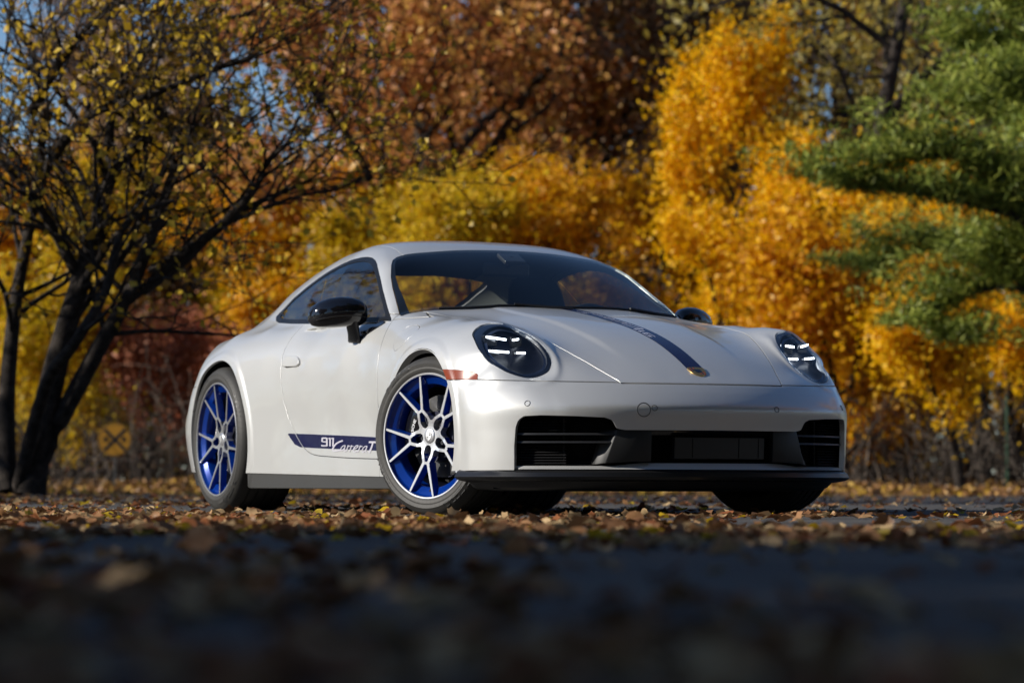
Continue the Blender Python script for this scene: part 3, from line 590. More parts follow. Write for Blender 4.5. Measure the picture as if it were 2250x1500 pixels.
m_ = len(prof); Fc = [(i*m_+k, (i+1)*m_+k, (i+1)*m_+k+1, i*m_+k+1) for i in range(len(ysp)-1) for k in range(m_-1)]
mb.add(V, Fc); mb.build('splitter_lip', mat('splitter_black', (.012, .012, .013), .30), sp, smooth=True, sharp=28)
mb = MB(); V = []; 
for i in range(len(ysp)):
    for d, z in ((-.05, .145), (-.075, .118), (-.10, .108), (-.6, .10)): V.append((xsp[i]+nrm[i][0]*d if d > -.5 else .30, (ysp[i]+nrm[i][1]*d if d > -.5 else ysp[i]*.75), z))
mb.add(V, [(i*4+k, (i+1)*4+k, (i+1)*4+k+1, i*4+k+1) for i in range(len(ysp)-1) for k in range(3)]); mb.build('air_dam', BLACKP, sp, smooth=True, sharp=40)
# flat floor under the car
mb = MB(); mb.box((-1.25, 0, .135), (3.3, 1.30, .03)); mb.box((-3.0, 0, .17), (.75, 1.3, .04)); mb.build('underbody', BLACKP, car)
# parking sensors and tow-hook cap
def disc_on_nose(name, y, z, r, m, ring=True):
    c = np.array([float(xface([y], [z])[0]), y, z]); n = grad(*c[:, None])[0]; n /= np.linalg.norm(n); n = Vector(n); a = n.cross(Vector((0, 0, 1))).normalized(); b = a.cross(n); c = Vector(c); mb = MB(); V = []
    for k in range(24):
        w = 2*math.pi*k/24; d = a*math.cos(w)+b*math.sin(w)
        for rr, h in ((r*1.0, .0), (r*1.0, .0012), (r*.86, .0012), (r*.86, .0)): V.append(c+d*rr+n*h)
    mb.add(V, [(4*k+j, 4*((k+1) % 24)+j, 4*((k+1) % 24)+j+1, 4*k+j+1) for k in range(24) for j in range(3)])
    return mb.build(name, m, bumpo)
for y in (-.752, -.289, .289, .752): disc_on_nose('parking_sensor', y, .459 if abs(y) > .5 else .4405, .0125, BLACKP)
disc_on_nose('tow_hook_cap', -.334, .433, .030, mat('seam_grey', (.16, .155, .15), .4))
# ---- wheel arch liners
for sg in (-1, 1):
    for cx, cz, r, y1 in ((-.035, .338, .371, .905), (-2.43, .345, .402, .908)):
        mb = MB(); V = []; n = 33
        for k in range(n):
            w = math.pi*(-.12+1.24*k/(n-1)); V += [(cx+r*math.cos(w), sg*(y1-.006), cz+r*math.sin(w)), (cx+(r+.0)*math.cos(w), sg*.52, cz+r*math.sin(w))]
        V += [(cx, sg*.52, cz)]
        mb.add(V, [(2*k, 2*k+1, 2*k+3, 2*k+2) for k in range(n-1)]+[(2*k+1, 2*n, 2*k+3) for k in range(n-1)]); mb.build('wheel_arch_liner', BLACKM, car)
# ---- door mirrors
def loft(name, secs, m, parent, n=20, sharp=50):
    """secs: list of (centre, axis_a, axis_b, exponent) super-ellipse sections"""
    mb = MB(); V = []
    for c, a, b, e in secs:
        for k in range(n):
            w = 2*math.pi*k/n; cs, sn = math.cos(w), math.sin(w); q = 2/e
            V.append(Vector(c)+Vector(a)*(abs(cs)**q*(1 if cs >= 0 else -1))+Vector(b)*(abs(sn)**q*(1 if sn >= 0 else -1)))
    Fc = [(i*n+k, i*n+(k+1) % n, (i+1)*n+(k+1) % n, (i+1)*n+k) for i in range(len(secs)-1) for k in range(n)]+[tuple(range(n-1, -1, -1)), tuple((len(secs)-1)*n+k for k in range(n))]
    mb.add(V, Fc); return mb.build(name, m, parent, smooth=True, sharp=sharp)
for sg in (-1, 1):
    mr = empty('door_mirror', parent=car)
    secs = []
    for t, x, z, ax, bz in ((0, -.862, .895, .020, .018), (.04, -.866, .900, .044, .036), (.12, -.872, .903, .060, .049), (.3, -.886, .907, .070, .056), (.5, -.902, .906, .072, .058), (.7, -.920, .901, .068, .055), (.86, -.934, .893, .058, .047), (.95, -.944, .887, .044, .036), (1, -.952, .882, .024, .018)):
        y = .800+.238*t; bz *= 1.2
        secs.append(((x, sg*y, z), (ax, 0, 0), (0, 0, bz), 2.35))
    sh = loft('mirror_shell', secs, BLACKG, mr, 28)
    sh2 = []
    for i, (c, a, b, e) in enumerate(secs[1:-1]): sh2.append(((c[0]+.004, c[1], c[2]-.020), (a[0]+.004, 0, 0), (0, 0, .0035), 2.2))
    loft('mirror_rib', sh2, BLACKP, mr, 14)
    gl = []; mb = MB(); mb.box((-.965, sg*.915, .895), (.004, .17, .085)); mb.build('mirror_glass', CHROME, mr, bevel=.01)
    loft('mirror_arm', [((-.905, sg*.838, .768), (.062, 0, -.004), (0, sg*.014, .012), 2.5), ((-.893, sg*.845, .800), (.052, 0, 0), (0, sg*.018, .012), 2.5), ((-.880, sg*.858, .845), (.048, 0, 0), (0, sg*.022, .004), 2.5), ((-.874, sg*.868, .885), (.052, 0, 0), (0, sg*.030, .006), 2.5)], BLACKP, mr, 16)
    FT = [(-.975, .776), (-.955, .800), (-.93, .832), (-.885, .862), (-.70, .8565), (-.735, .838), (-.80, .808), (-.86, .783), (-.89, .771)]
    ft = clip(door, np.where(door[0][:, 1] > .7, sdf(door[0][:, [0, 2]], FT), -1)); ft = ft if sg > 0 else flip_y(ft)
    to_obj('mirror_foot', rim(offset(ft, .004), .006, .002), BLACKG, mr)
# ---- wheels
def text_mesh(txt, size, ext=.0, sx=1.):
    cu = bpy.data.curves.new('t', 'FONT'); cu.body = txt; cu.size = size; cu.extrude = ext; cu.align_x = 'CENTER'; cu.align_y = 'CENTER'; cu.resolution_u = 3; cu.offset = size*.018
    o = bpy.data.objects.new('t', cu); COL.objects.link(o); dg = bpy.context.evaluated_depsgraph_get(); me = bpy.data.meshes.new_from_object(o.evaluated_get(dg)); bpy.data.objects.remove(o); bpy.data.curves.remove(cu)
    for v in me.vertices: v.co.x *= sx
    return me
def wheel(front, px, py, pz, steer, side):
    RL, RT, hw, hl = (.270, .340, .1225, .116) if front else (.2835, .3585, .152, .148)
    w = empty('wheel', (px, py, pz), car, (0, 0, steer+(math.pi if side > 0 else 0)))
    # everything below is built with the outer face towards -y
    def P(r, o): return (r, -o)
    pr = [P(RL-.012, hl-.02), P(RL-.006, hl-.004), P(RL+.002, hl+.001), P(RL+.006, hl+.003), P(RL+.014, hl+.0055), P(RL+.020, hl+.006), P(RL+.022, hl+.005), P((RL+RT)/2+.002, hw+.001), P(RT-.022, hw-.008), P(RT-.020, hw-.0095), P(RT-.011, hw-.019), P(RT-.004, hw-.030), P(RT-.001, hw-.040)]
    gs = [.072, .026, -.026, -.072] if not front else [.058, .020, -.020, -.058]
    for g in gs: pr += [P(RT, g+.0060), P(RT-.007, g+.0045), P(RT-.007, g-.0045), P(RT, g-.0060)]
    pr += [P(RT-.001, -(hw-.030)), P(RT-.013, -(hw-.006)), P((RL+RT)/2, -(hw+.008)), P(RL+.006, -(hl+.004)), P(RL-.01, -(hl-.01))]
    mb = MB(); mb.lathe(pr, 144, 'y'); mb.v = [(x, y*(1+.03*max(0, (-z-pz+.02)/.02)) if z < -pz+.02 else y, max(z, -pz+.0005)) for x, y, z in mb.v]; ty = mb.build('tyre', RUBBER, w, smooth=True, sharp=32)
    for txt, ang, sc in (('P ZERO', -54, 1.6), ('P ZERO', 126, 1.6), ('PIRELLI', -150, 1.3), ('PIRELLI', 30, 1.3)):
        me = text_mesh(txt, .034, .0004, sc); rc = (RL+RT)/2+.003
        for v in me.vertices:
            a = math.radians(ang)-v.co.x/rc; r = rc+v.co.y; o = np.interp(r, [RL+.022, rc-.002, RT-.022], [hl+.005, hw+.001, hw-.008]); v.co = (r*math.cos(a), -o-.0009-v.co.z, r*math.sin(a))
        link('sidewall_lettering', me, RUBBERT, ty)
    # rim: silver lip, blue step, dark barrel
    mb = MB(); mb.lathe([P(RL-.004, hl-.012), P(RL-.0015, hl-.001), P(RL-.004, hl+.0015), P(RL-.0095, hl+.001), P(RL-.0115, hl-.003)], 120, 'y'); lip = mb.build('rim_lip', WHEELS, w, smooth=True, sharp=50)
    mb = MB(); mb.lathe([P(RL-.0115, hl-.002), P(RL-.0135, hl-.014), P(RL-.018, hl-.021), P(RL-.046, hl-.030), P(RL-.050, hl-.036), P(RL-.052, hl-.06), P(RL-.056, hl-.075)], 120, 'y'); mb.build('rim', WHEELB, w, smooth=True, sharp=40)
    mb = MB(); mb.lathe([P(RL-.054, hl-.070), P(RL-.058, 0), P(RL-.056, -hl+.02)], 64, 'y'); mb.build('rim_barrel', mat('barrel_dark', (.01, .012, .03), .4, .3) if 'barrel_dark' not in bpy.data.materials else bpy.data.materials['barrel_dark'], w, smooth=True)
    zf = lambda r: hl-.0035-(.006 if front else .020)*min(1, (RL-r)/(RL-.10))-.006*max(0, min(1, (.10-r)/.05))   # face depth as a function of radius
    ph = math.radians(-99)
    def V2(r, a, lat=0): return Vector((r*math.cos(a)-lat*math.sin(a), 0, r*math.sin(a)+lat*math.cos(a)))
    def bar(mbs, mbb, p, q, w0, w1, d0=.030, d1=.030, flare=1.6, steps=4):
        d = (q-p).normalized(); nrm = Vector((-d.z, 0, d.x)); prev = None
        for i in range(steps+1):
            t = i/steps; c = p+(q-p)*t; r = math.hypot(c.x, c.z); o = zf(r); ww = w0+(w1-w0)*t; dp = d0+(d1-d0)*t
            y0 = -o; fr = [Vector((c.x, y0, c.z))-nrm*ww/2, Vector((c.x, y0, c.z))+nrm*ww/2]; sd = [Vector((c.x, y0+.0025, c.z))-nrm*(ww/2+.0012), Vector((c.x, y0+.0025, c.z))+nrm*(ww/2+.0012)]
            bk = [Vector((c.x, y0+dp, c.z))-nrm*ww/2*flare, Vector((c.x, y0+dp, c.z))+nrm*ww/2*flare]; cur = (fr, sd, bk)
            if prev:
                mbs.add([prev[0][0], prev[0][1], fr[1], fr[0], prev[1][0], prev[1][1], sd[1], sd[0]], [(0, 1, 2, 3), (0, 3, 7, 4), (1, 5, 6, 2)])
                mbb.add([prev[1][0], prev[1][1], sd[1], sd[0], prev[2][0], prev[2][1], bk[1], bk[0]], [(0, 3, 7, 4), (1, 5, 6, 2), (4, 7, 6, 5)])
            prev = cur
    for k in range(5):
        a = ph+k*2*math.pi/5; s_, b_ = MB(), MB(); bar(s_, b_, V2(.1165, a, -.0125), V2(.1165, a, .0125), .0115, .0115, .03, .03, 1.1, 1)
        for sgn in (-1, 1):
            end = V2(RL-.0125, a+sgn*math.radians(15.8)); bar(s_, b_, V2(.1155, a, sgn*.0120), end, .0135, .0090, .034, .030, 2.2, 5)
            N_ = V2(.1165, a, sgn*.0125); A1 = V2(.080, a, sgn*.0265); bar(s_, b_, N_, A1, .0125, .0130, .03, .03, 1.1, 2)
        s_.build('spoke_face', WHEELS, w); b_.build('spoke', WHEELB, w)
        p = V2(.0635, a); mb = MB(); mb.lathe([(.0035, -(zf(.06)-.018)), (.0085, -(zf(.06)-.018)), (.0125, -(zf(.06)-.022)), (.0135, -(zf(.06)-.034)), (.0005, -(zf(.06)-.034))], 14, 'y', (p.x, 0, p.z)); mb.build('wheel_bolt', mat('bolt_dark', (.09, .09, .10), .3, .8) if 'bolt_dark' not in bpy.data.materials else bpy.data.materials['bolt_dark'], w, smooth=True)
    mb = MB(); hub_pts = []
    for k in range(5):     # the webs between the pockets
        a = ph+k*2*math.pi/5; a2 = ph+(k+1)*2*math.pi/5; am = (a+a2)/2
        for q in ([V2(0, a), V2(.0420, a, .0115), V2(.0530, a, .0195), V2(.0700, a, .0215), V2(.0830, a, .0205), V2(.0815, a, .0330), V2(.0690, am, -.006), V2(.0690, am, .006), V2(.0815, a2, -.0330), V2(.0830, a2, -.0205), V2(.0700, a2, -.0215), V2(.0530, a2, -.0195), V2(.0420, a2, -.0115)], [V2(0, a), V2(.0420, a, -.0115), V2(.0395, a), V2(.0420, a, .0115)]):
            n_ = len(q); top = [Vector((p.x, -zf(math.hypot(p.x, p.z))-.0010, p.z)) for p in q]; bot = [Vector((p.x, -zf(.05)+.03, p.z)) for p in q]; mb.add(top+bot, [tuple(range(n_))]+[(i, n_+i, n_+(i+1) % n_, (i+1) % n_) for i in range(n_)])
    mb.build('hub_star', WHEELS, w)
    mb = MB(); mb.lathe([(.001, -(zf(.05)-.040)), (.105, -(zf(.05)-.036)), (.108, -(zf(.05)-.06))], 48, 'y'); mb.build('hub_plate', bpy.data.materials['barrel_dark'], w, smooth=True)
    mb = MB(); oz = zf(.05); mb.lathe([(.0005, -(oz+.006)), (.018, -(oz+.0055)), (.028, -(oz+.004)), (.0335, -(oz+.0005)), (.0345, -(oz-.006))], 40, 'y'); mb.build('hub_cap', WHEELS, w, smooth=True, sharp=60)
    S = chain(SH, 2)*.031; yq = -(oz+.0075)
    me = bpy.data.meshes.new('hub_crest'); n_ = len(S); me.from_pydata([(-p[0]*-1, yq, p[1]*1.15) for p in S], [], [tuple(range(n_))]); link('hub_crest', me, mat('crest_silver', (.75, .75, .75), .35, .6) if 'crest_silver' not in bpy.data.materials else bpy.data.materials['crest_silver'], w)
    mb = MB()
    for (x0, x1, z0, z1) in ((.002, .012, .0085, .0115), (.002, .012, .002, .005), (-.012, -.002, -.006, -.003), (-.010, -.002, -.0125, -.0095)): mb.add([(x0, yq-.0003, z0), (x1, yq-.0003, z0), (x1, yq-.0003, z1), (x0, yq-.0003, z1)], [(0, 1, 2, 3)])
    mb.build('hub_crest_bar', BLACKG, w)
    mb = MB(); mb.tube([V2(RL-.06, ph+.12)+Vector((0, -(hl-.045), 0)), V2(RL-.035, ph+.12)+Vector((0, -(hl-.025), 0))], [.005, .004], 8); mb.build('tyre_valve', BLACKP, w)
    # brake
    R = .175 if front else .172; oy = -(hl-.085)
    mb = MB(); mb.lathe([(.085, oy), (R, oy), (R, oy+.012), (R-.003, oy+.013), (R-.003, oy+.021), (R, oy+.022), (R, oy+.034), (.085, oy+.034)], 72, 'y'); mb.lathe([(.002, oy-.02), (.078, oy-.02), (.086, oy)], 48, 'y'); mb.build('brake_disc', STEEL, w, smooth=True, sharp=30)
    ca0 = math.radians(170 if front else 160); mb = MB(); V = []; n = 9
    for i in range(n):
        a = ca0+math.radians(-30+60*i/(n-1)); 
        for r, o in ((.110, oy-.022), (.150, oy-.034), (R+.020, oy-.026), (R+.026, oy+.03), (.110, oy+.03)): V.append((r*math.cos(a), o, r*math.sin(a)))
    mb.add(V, [(5*i+k, 5*i+(k+1) % 5, 5*i+5+(k+1) % 5, 5*i+5+k) for i in range(n-1) for k in range(5)]+[(4, 3, 2, 1, 0), tuple(5*(n-1)+k for k in range(5))]); cal = mb.build('brake_caliper', BLACKG, w, smooth=True, sharp=35, bevel=.002)
    me = text_mesh('PORSCHE', .020, .0004, 1.15)
    for v in me.vertices:
        a = ca0-v.co.x/.142*(1); r = .142+v.co.y; v.co = (r*math.cos(a), oy-.0345-v.co.z, r*math.sin(a))
    link('caliper_lettering', me, mat('white_print', (.7, .7, .7), .5) if 'white_print' not in bpy.data.materials else bpy.data.materials['white_print'], cal)
    mb = MB(); mb.box((.085, oy-.01, -.125), (.035, .01, .075)); mb.build('heat_shield', STEEL, w, bevel=.006)
    return w
ST = math.radians(20.3)
wheel(True, 0, -.794, .334, ST, -1); wheel(True, 0, .794, .334, ST, 1); wheel(False, -2.45, -.772, .351, 0, -1); wheel(False, -2.45, .772, .351, 0, 1)
# ---- cabin seen through the glass
mb = MB(); V = []
yy = np.linspace(-.66, .66, 15)
for y in yy:
    f = 1-(y/.72)**2*.12
    for x, z in ((-.40, .845), (-.55, .885), (-.75, .878), (-.92, .845), (-.97, .79), (-.95, .55)): V.append((x-.23*(y/.7)**2*(1 if x > -.8 else .2), y, z+(.015 if y > .2 and y < .55 and x < -.7 else 0)))
mb.add(V, [(i*6+k, i*6+k+1, i*6+7+k, i*6+6+k) for i in range(14) for k in range(5)]); mb.build('dashboard', INTER, car, smooth=True)
def seat(y, rec, top, name='seat'):
    s = empty(name, parent=car)
    def sec(x, z, w, t): return ((x, y, z), (0, w, 0), (t, 0, 0), 3.2)
    loft('seat_back', [sec(-1.32, .38, .22, .08), sec(-1.36, .55, .25, .09), sec(-1.40-rec*.3, .75, .255, .075), sec(-1.45-rec*.6, top-.22, .225, .06), sec(-1.48-rec*.75, top-.14, .15, .05), sec(-1.50-rec*.85, top-.06, .135, .05), sec(-1.51-rec, top-.015, .115, .04), sec(-1.515-rec, top, .07, .02)], INTER, s, 24)
    loft('seat_cushion', [((-.86, y, .40), (0, .24, 0), (0, 0, .06), 3), ((-1.1, y, .40), (0, .26, 0), (0, 0, .08), 3), ((-1.38, y, .38), (0, .25, 0), (0, 0, .08), 3)], INTER, s, 16)
    return s
seat(.37, .0, 1.14); seat(-.37, .28, .93)
sw = empty('steering_wheel', parent=car); mb = MB(); n = 40
c = Vector((-.98, .37, .80)); ax = Vector((-.93, 0, .36)).normalized(); a_ = Vector((0, 1, 0)); b_ = ax.cross(a_)
mb.tube([c+a_*math.cos(2*math.pi*k/n)*.18+b_*math.sin(2*math.pi*k/n)*.18 for k in range(n+1)], .014, 8, False); mb.build('steering_rim', INTER, sw, smooth=True)
mb = MB()
for t in (0, math.pi, -math.pi/2): mb.tube([c, c+a_*math.cos(t)*.18+b_*math.sin(t)*.18], [.03, .012], 8)
mb.build('steering_spoke', INTER, sw, smooth=True)
im = empty('interior_mirror', parent=car); mb = MB(); mb.box((-1.06, 0, 1.135), (.03, .24, .065)); mb.build('mirror_case', BLACKP, im, bevel=.012); mb = MB(); mb.tube([(-1.045, 0, 1.15), (-.995, 0, 1.188)], .012); mb.build('mirror_stalk', BLACKP, im)
mb = MB(); mb.box((-1.0, 0, 1.182), (.10, .11, .02), Matrix.Rotation(math.radians(26), 3, 'Y')); mb.build('sensor_housing', BLACKP, im, bevel=.005)
# belt of the driver side, wipers, floor to close the cabin
mb = MB(); mb.tube([(-1.62, .55, 1.05), (-1.58, .50, .86), (-1.50, .42, .6)], .012, 4); mb.build('seat_belt', mat('belt', (.25, .24, .16), .6), car)
mb = MB(); mb.box((-1.5, 0, .30), (2.3, 1.45, .04)); mb.box((-.42, 0, .55), (.03, 1.3, .6)); mb.box((-2.25, 0, .70), (.9, 1.2, .32)); mb.build('cabin_floor', INTER, car)
for y0, y1 in ((.62, .02), (.02, -.58)):
    wp = empty('wiper', parent=car); pts = []
    for t in np.linspace(0, 1, 10):
        y = y0+(y1-y0)*t; x = float(np.interp(abs(y), [0, .2, .45, .68], [-.437, -.445, -.495, -.59]))-.012*math.sin(t*math.pi)
        z = float(on_top([x], [y])[0]); pts.append((x, y, z+.006))
    mb = MB(); mb.tube(pts, .006, 6); mb.build('wiper_blade', BLACKP, wp); mb = MB(); mb.tube([(pts[0][0]+.03, pts[0][1], pts[0][2]-.01), (pts[4][0]+.005, pts[4][1], pts[4][2]+.006)], [.010, .006], 6); mb.build('wiper_arm', BLACKP, wp)
# ================================================================ ground
def asphalt_fn(m, n, L, b):
    tc = n.new('ShaderNodeTexCoord'); v = tc.outputs['Object']
    a = noise(n, L, 1.1, 5, .6, vec=v); s = noise(n, L, 260, 3, .7, vec=v); g = n.new('ShaderNodeTexVoronoi'); g.inputs['Scale'].default_value = 120; L.new(v, g.inputs['Vector'])
    r = ramp(n, [(.3, (.062, .060, .061)), (.7, (.115, .110, .105))], a.outputs[0], L); r2 = ramp(n, [(.35, (.55, .55, .55)), (.7, (1.6, 1.55, 1.45))], s.outputs[0], L)
    mx = n.new('ShaderNodeMix'); mx.data_type = 'RGBA'; mx.blend_type = 'MULTIPLY'; mx.inputs[0].default_value = 1; L.new(r.outputs[0], mx.inputs[6]); L.new(r2.outputs[0], mx.inputs[7]); L.new(mx.outputs[2], b.inputs['Base Color'])
    ad = n.new('ShaderNodeMath'); ad.operation = 'ADD'; L.new(s.outputs[0], ad.inputs[0]); L.new(g.outputs['Distance'], ad.inputs[1]); bump(n, L, b, ad.outputs[0], .7, .006)
ASPH = mat('asphalt', (.05, .05, .05), .88, spec=.3, fn=asphalt_fn)
def soil_fn(m, n, L, b):
    a = noise(n, L, 3.5, 8, .7); r = ramp(n, [(.32, (.045, .028, .016)), (.5, (.12, .065, .030)), (.62, (.22, .12, .045)), (.8, (.09, .06, .03))], a.outputs[0], L); L.new(r.outputs[0], b.inputs['Base Color']); bump(n, L, b, a.outputs[0], 1, .08)
SOIL = mat('leafy_soil', (.08, .05, .03), .95, spec=.1, fn=soil_fn)
def quad_obj(name, pts, m, kind=None):
    mb = MB(); mb.add(pts, [(0, 1, 2, 3)]); o = mb.build(name, m); tag(o, kind=kind); return o
def strip(name, X0, X1, D0, D1, z, m, nx=1, nd=1, hz=None):
    V = []; 
    for i in range(nx+1):
        for j in range(nd+1):
            X = X0+(X1-X0)*i/nx; D = D0+(D1-D0)*j/nd; V.append(place(X, D, z+(hz(X, D) if hz else 0)))
    Fc = [(i*(nd+1)+j, (i+1)*(nd+1)+j, (i+1)*(nd+1)+j+1, i*(nd+1)+j+1) for i in range(nx) for j in range(nd)]
    mb = MB(); mb.add(V, Fc); o = mb.build(name, m, smooth=True); tag(o, kind='structure'); return o
strip('ground', -600, 600, -400, 900, -.15, SOIL)
strip('asphalt_lot', -70, 70, -60, 44, 0, ASPH)
def bankz(X, D): return .30*sstep(44, 62, D)*(1+.35*math.sin(X*.31+1)+.2*math.sin(X*.9))+.03*math.sin(X*2.3+D*1.1)
strip('verge', -60, 60, 43.9, 140, -.03, SOIL, 120, 60, bankz)
# ================================================================ leaves
def leaf_mat(name, cols, trans=.35, rough=.6, clump=.0, cs=1.2):
    m = bpy.data.materials.new(name); m.use_nodes = True; n = m.node_tree.nodes; L = m.node_tree.links; n.clear(); o = n.new('ShaderNodeOutputMaterial')
    g = n.new('ShaderNodeNewGeometry'); src = g.outputs['Random Per Island']
    if clump:
        t = noise(n, L, cs, 2, .5, 'Object'); ma = n.new('ShaderNodeMath'); ma.operation = 'MULTIPLY_ADD'; L.new(t.outputs[0], ma.inputs[0]); ma.inputs[1].default_value = clump*2; mb_ = n.new('ShaderNodeMath'); mb_.operation = 'MULTIPLY'; mb_.inputs[1].default_value = 1-clump*.6
        L.new(src, mb_.inputs[0]); s2 = n.new('ShaderNodeMath'); s2.operation = 'SUBTRACT'; L.new(mb_.outputs[0], s2.inputs[0]); s2.inputs[1].default_value = clump*.72; L.new(s2.outputs[0], ma.inputs[2]); src = ma.outputs[0]
    k = len(cols); r = ramp(n, [(i/(k-1), c) for i, c in enumerate(cols)], src, L)
    d = n.new('ShaderNodeBsdfDiffuse'); t2 = n.new('ShaderNodeBsdfTranslucent'); gl = n.new('ShaderNodeBsdfGlossy'); gl.inputs['Roughness'].default_value = .45; gl.inputs[0].default_value = (1, 1, 1, 1); mx = n.new('ShaderNodeMixShader'); mx.inputs[0].default_value = trans
    L.new(r.outputs[0], d.inputs[0]); L.new(r.outputs[0], t2.inputs[0]); L.new(d.outputs[0], mx.inputs[1]); L.new(t2.outputs[0], mx.inputs[2]); m2 = n.new('ShaderNodeMixShader'); m2.inputs[0].default_value = .018; L.new(mx.outputs[0], m2.inputs[1]); L.new(gl.outputs[0], m2.inputs[2]); L.new(m2.outputs[0], o.inputs[0]); return m
def leaf_cards(C, size, r, droop=.3, aspect=.62):
    """C (n,3) leaf centres -> folded diamond leaves (two triangles with a crease)"""
    n = len(C); a = r.normal(size=(n, 3)); a[:, 2] -= droop; a /= np.linalg.norm(a, axis=1)[:, None]; b = np.cross(a, r.normal(size=(n, 3))); b /= np.linalg.norm(b, axis=1)[:, None]; c = np.cross(a, b)
    s = size*(.6+.8*r.random(n))[:, None]; w = s*aspect
    V = np.stack([C-a*s*.5, C+b*w*.5+c*s*.10, C+a*s*.5, C-b*w*.5+c*s*.10], 1).reshape(-1, 3); i = np.arange(n)*4
    return V, np.stack([i, i+1, i+2, i+3], 1)
LC = dict(
 rust=leaf_mat('rust_leaves', [(.14, .045, .015), (.42, .15, .045), (.56, .24, .07), (.40, .20, .06), (.70, .40, .08), (.55, .34, .05)], .35, clump=.5),
 brown=leaf_mat('brown_leaves', [(.08, .045, .028), (.22, .13, .07), (.34, .21, .11), (.17, .11, .07)], .3, clump=.5),
 olive=leaf_mat('olive_gold_leaves', [(.20, .15, .008), (.50, .36, .010), (.74, .53, .012), (.58, .32, .012), (.84, .64, .02)], .45, clump=.55),
 gold=leaf_mat('golden_leaves', [(.56, .29, .002), (.84, .49, .003), (.90, .58, .005), (.80, .42, .002), (.90, .64, .015)], .45, clump=.35),
 orange=leaf_mat('orange_leaves', [(.34, .14, .006), (.68, .34, .005), (.86, .51, .006), (.56, .25, .006), (.74, .32, .02)], .45, clump=.45),
 pink=leaf_mat('coral_leaves', [(.30, .09, .045), (.46, .16, .08), (.55, .24, .13), (.40, .11, .04)], .35, clump=.3),
 lemon=leaf_mat('lemon_leaves', [(.24, .14, .012), (.56, .36, .02), (.80, .56, .06), (.42, .23, .02), (.24, .12, .03)], .5, clump=.3),
 pale=leaf_mat('pale_green_leaves', [(.16, .15, .04), (.34, .30, .10), (.45, .34, .05), (.24, .18, .04)], .4, clump=.4),
 pine=leaf_mat('pine_needles', [(.05, .08, .014), (.15, .20, .028), (.30, .34, .05), (.44, .46, .09)], .25, clump=.35, cs=2.5),
 ever=leaf_mat('evergreen_leaves', [(.015, .028, .010), (.035, .055, .018), (.06, .08, .03)], .2, clump=.3),
 far=leaf_mat('far_wood_leaves', [(.06, .035, .02), (.16, .09, .04), (.28, .15, .05), (.36, .24, .03), (.15, .12, .06)], .3, clump=.6, cs=.35))
def bark_fn(m, n, L, b):
    t = noise(n, L, 14, 6, .65); r = ramp(n, [(.35, (.016, .013, .011)), (.65, (.055, .045, .038))], t.outputs[0], L); L.new(r.outputs[0], b.inputs['Base Color']); bump(n, L, b, t.outputs[0], .8, .02)
BARK = mat('dark_bark', (.05, .04, .03), .9, spec=.15, fn=bark_fn)
def pale_fn(m, n, L, b):
    t = noise(n, L, 9, 5, .6); r = ramp(n, [(.35, (.09, .075, .062)), (.7, (.24, .20, .16))], t.outputs[0], L); L.new(r.outputs[0], b.inputs['Base Color'])
PALEB = mat('pale_bark', (.15, .12, .1), .85, spec=.15, fn=pale_fn)
# ================================================================ trees
def grow(seed, base, dirn, length, rad, depth, spread=.6, up=.12, kids=(5, 6, 6), wig=.12, cl=(.62, .55, .5), start=.30, taper=.35, n0=9):
    """returns list of (path, radii) limbs and leaf anchor points"""
    r = np.random.default_rng(seed); limbs = []; tips = []
    def rec(p, d, Ln, ra, lev):
        n = max(4, n0-2*lev); P = [np.array(p, float)]; d = np.array(d, float); d /= np.linalg.norm(d); D = [d]
        for i in range(n):
            d = d+r.normal(size=3)*wig*(1+.5*lev)+np.array([0, 0, up*(.5 if lev == 0 else 1)])/n; d /= np.linalg.norm(d); P.append(P[-1]+d*Ln/n); D.append(d)
        R = ra*(1-(1-taper)*np.linspace(0, 1, n+1)) if lev < depth else ra*np.linspace(1, .25, n+1)
        limbs.append((np.array(P), R, lev)); P = np.array(P)
        if lev >= depth-1: tips.append(P[1:])
        if lev < depth:
            k = kids[min(lev, len(kids)-1)]
            for j in range(k):
                t = start+(1-start)*(j+.5*r.random())/k if lev == 0 else .18+.8*(j+.6*r.random())/k
                f = t*n; i = min(int(f), n-1); q = P[i]+(P[i+1]-P[i])*(f-i); dd = D[i]; ax = r.normal(size=3); ax -= ax@dd*dd; ax /= np.linalg.norm(ax); s = spread*(.75+.5*r.random()); nd = dd*math.cos(s)+ax*math.sin(s)
                rec(q, nd, Ln*cl[min(lev, len(cl)-1)]*(1.1-.45*t)*(.8+.4*r.random()), R[i]*(.55+.15*r.random()), lev+1)
    rec(base, dirn, length, rad, 0); return limbs, np.concatenate(tips)
def tube_np(limbs, sides=(9, 6, 5, 3, 3), minr=.004):
    VV = []; FF = []; n0 = 0
    for P, R, lev in limbs:
        k = sides[min(lev, len(sides)-1)]; m = len(P); T_ = np.gradient(P, axis=0); T_ /= np.linalg.norm(T_, axis=1)[:, None]; ref = np.where(np.abs(T_[:, 2:3]) < .9, np.array([[0, 0, 1.]]), np.array([[1., 0, 0]])); A = np.cross(T_, ref); A /= np.linalg.norm(A, axis=1)[:, None]; B = np.cross(T_, A)
        w = 2*np.pi*np.arange(k)/k; V = P[:, None]+(A[:, None]*np.cos(w)[None, :, None]+B[:, None]*np.sin(w)[None, :, None])*np.maximum(R, minr)[:, None, None]; VV.append(V.reshape(-1, 3))
        i = np.arange(m-1)[:, None]*k; j = np.arange(k)[None]; j2 = (j+1) % k; FF.append(np.stack([n0+i+j, n0+i+j2, n0+i+k+j2, n0+i+k+j], -1).reshape(-1, 4)); n0 += m*k
    return np.concatenate(VV), np.concatenate(FF)
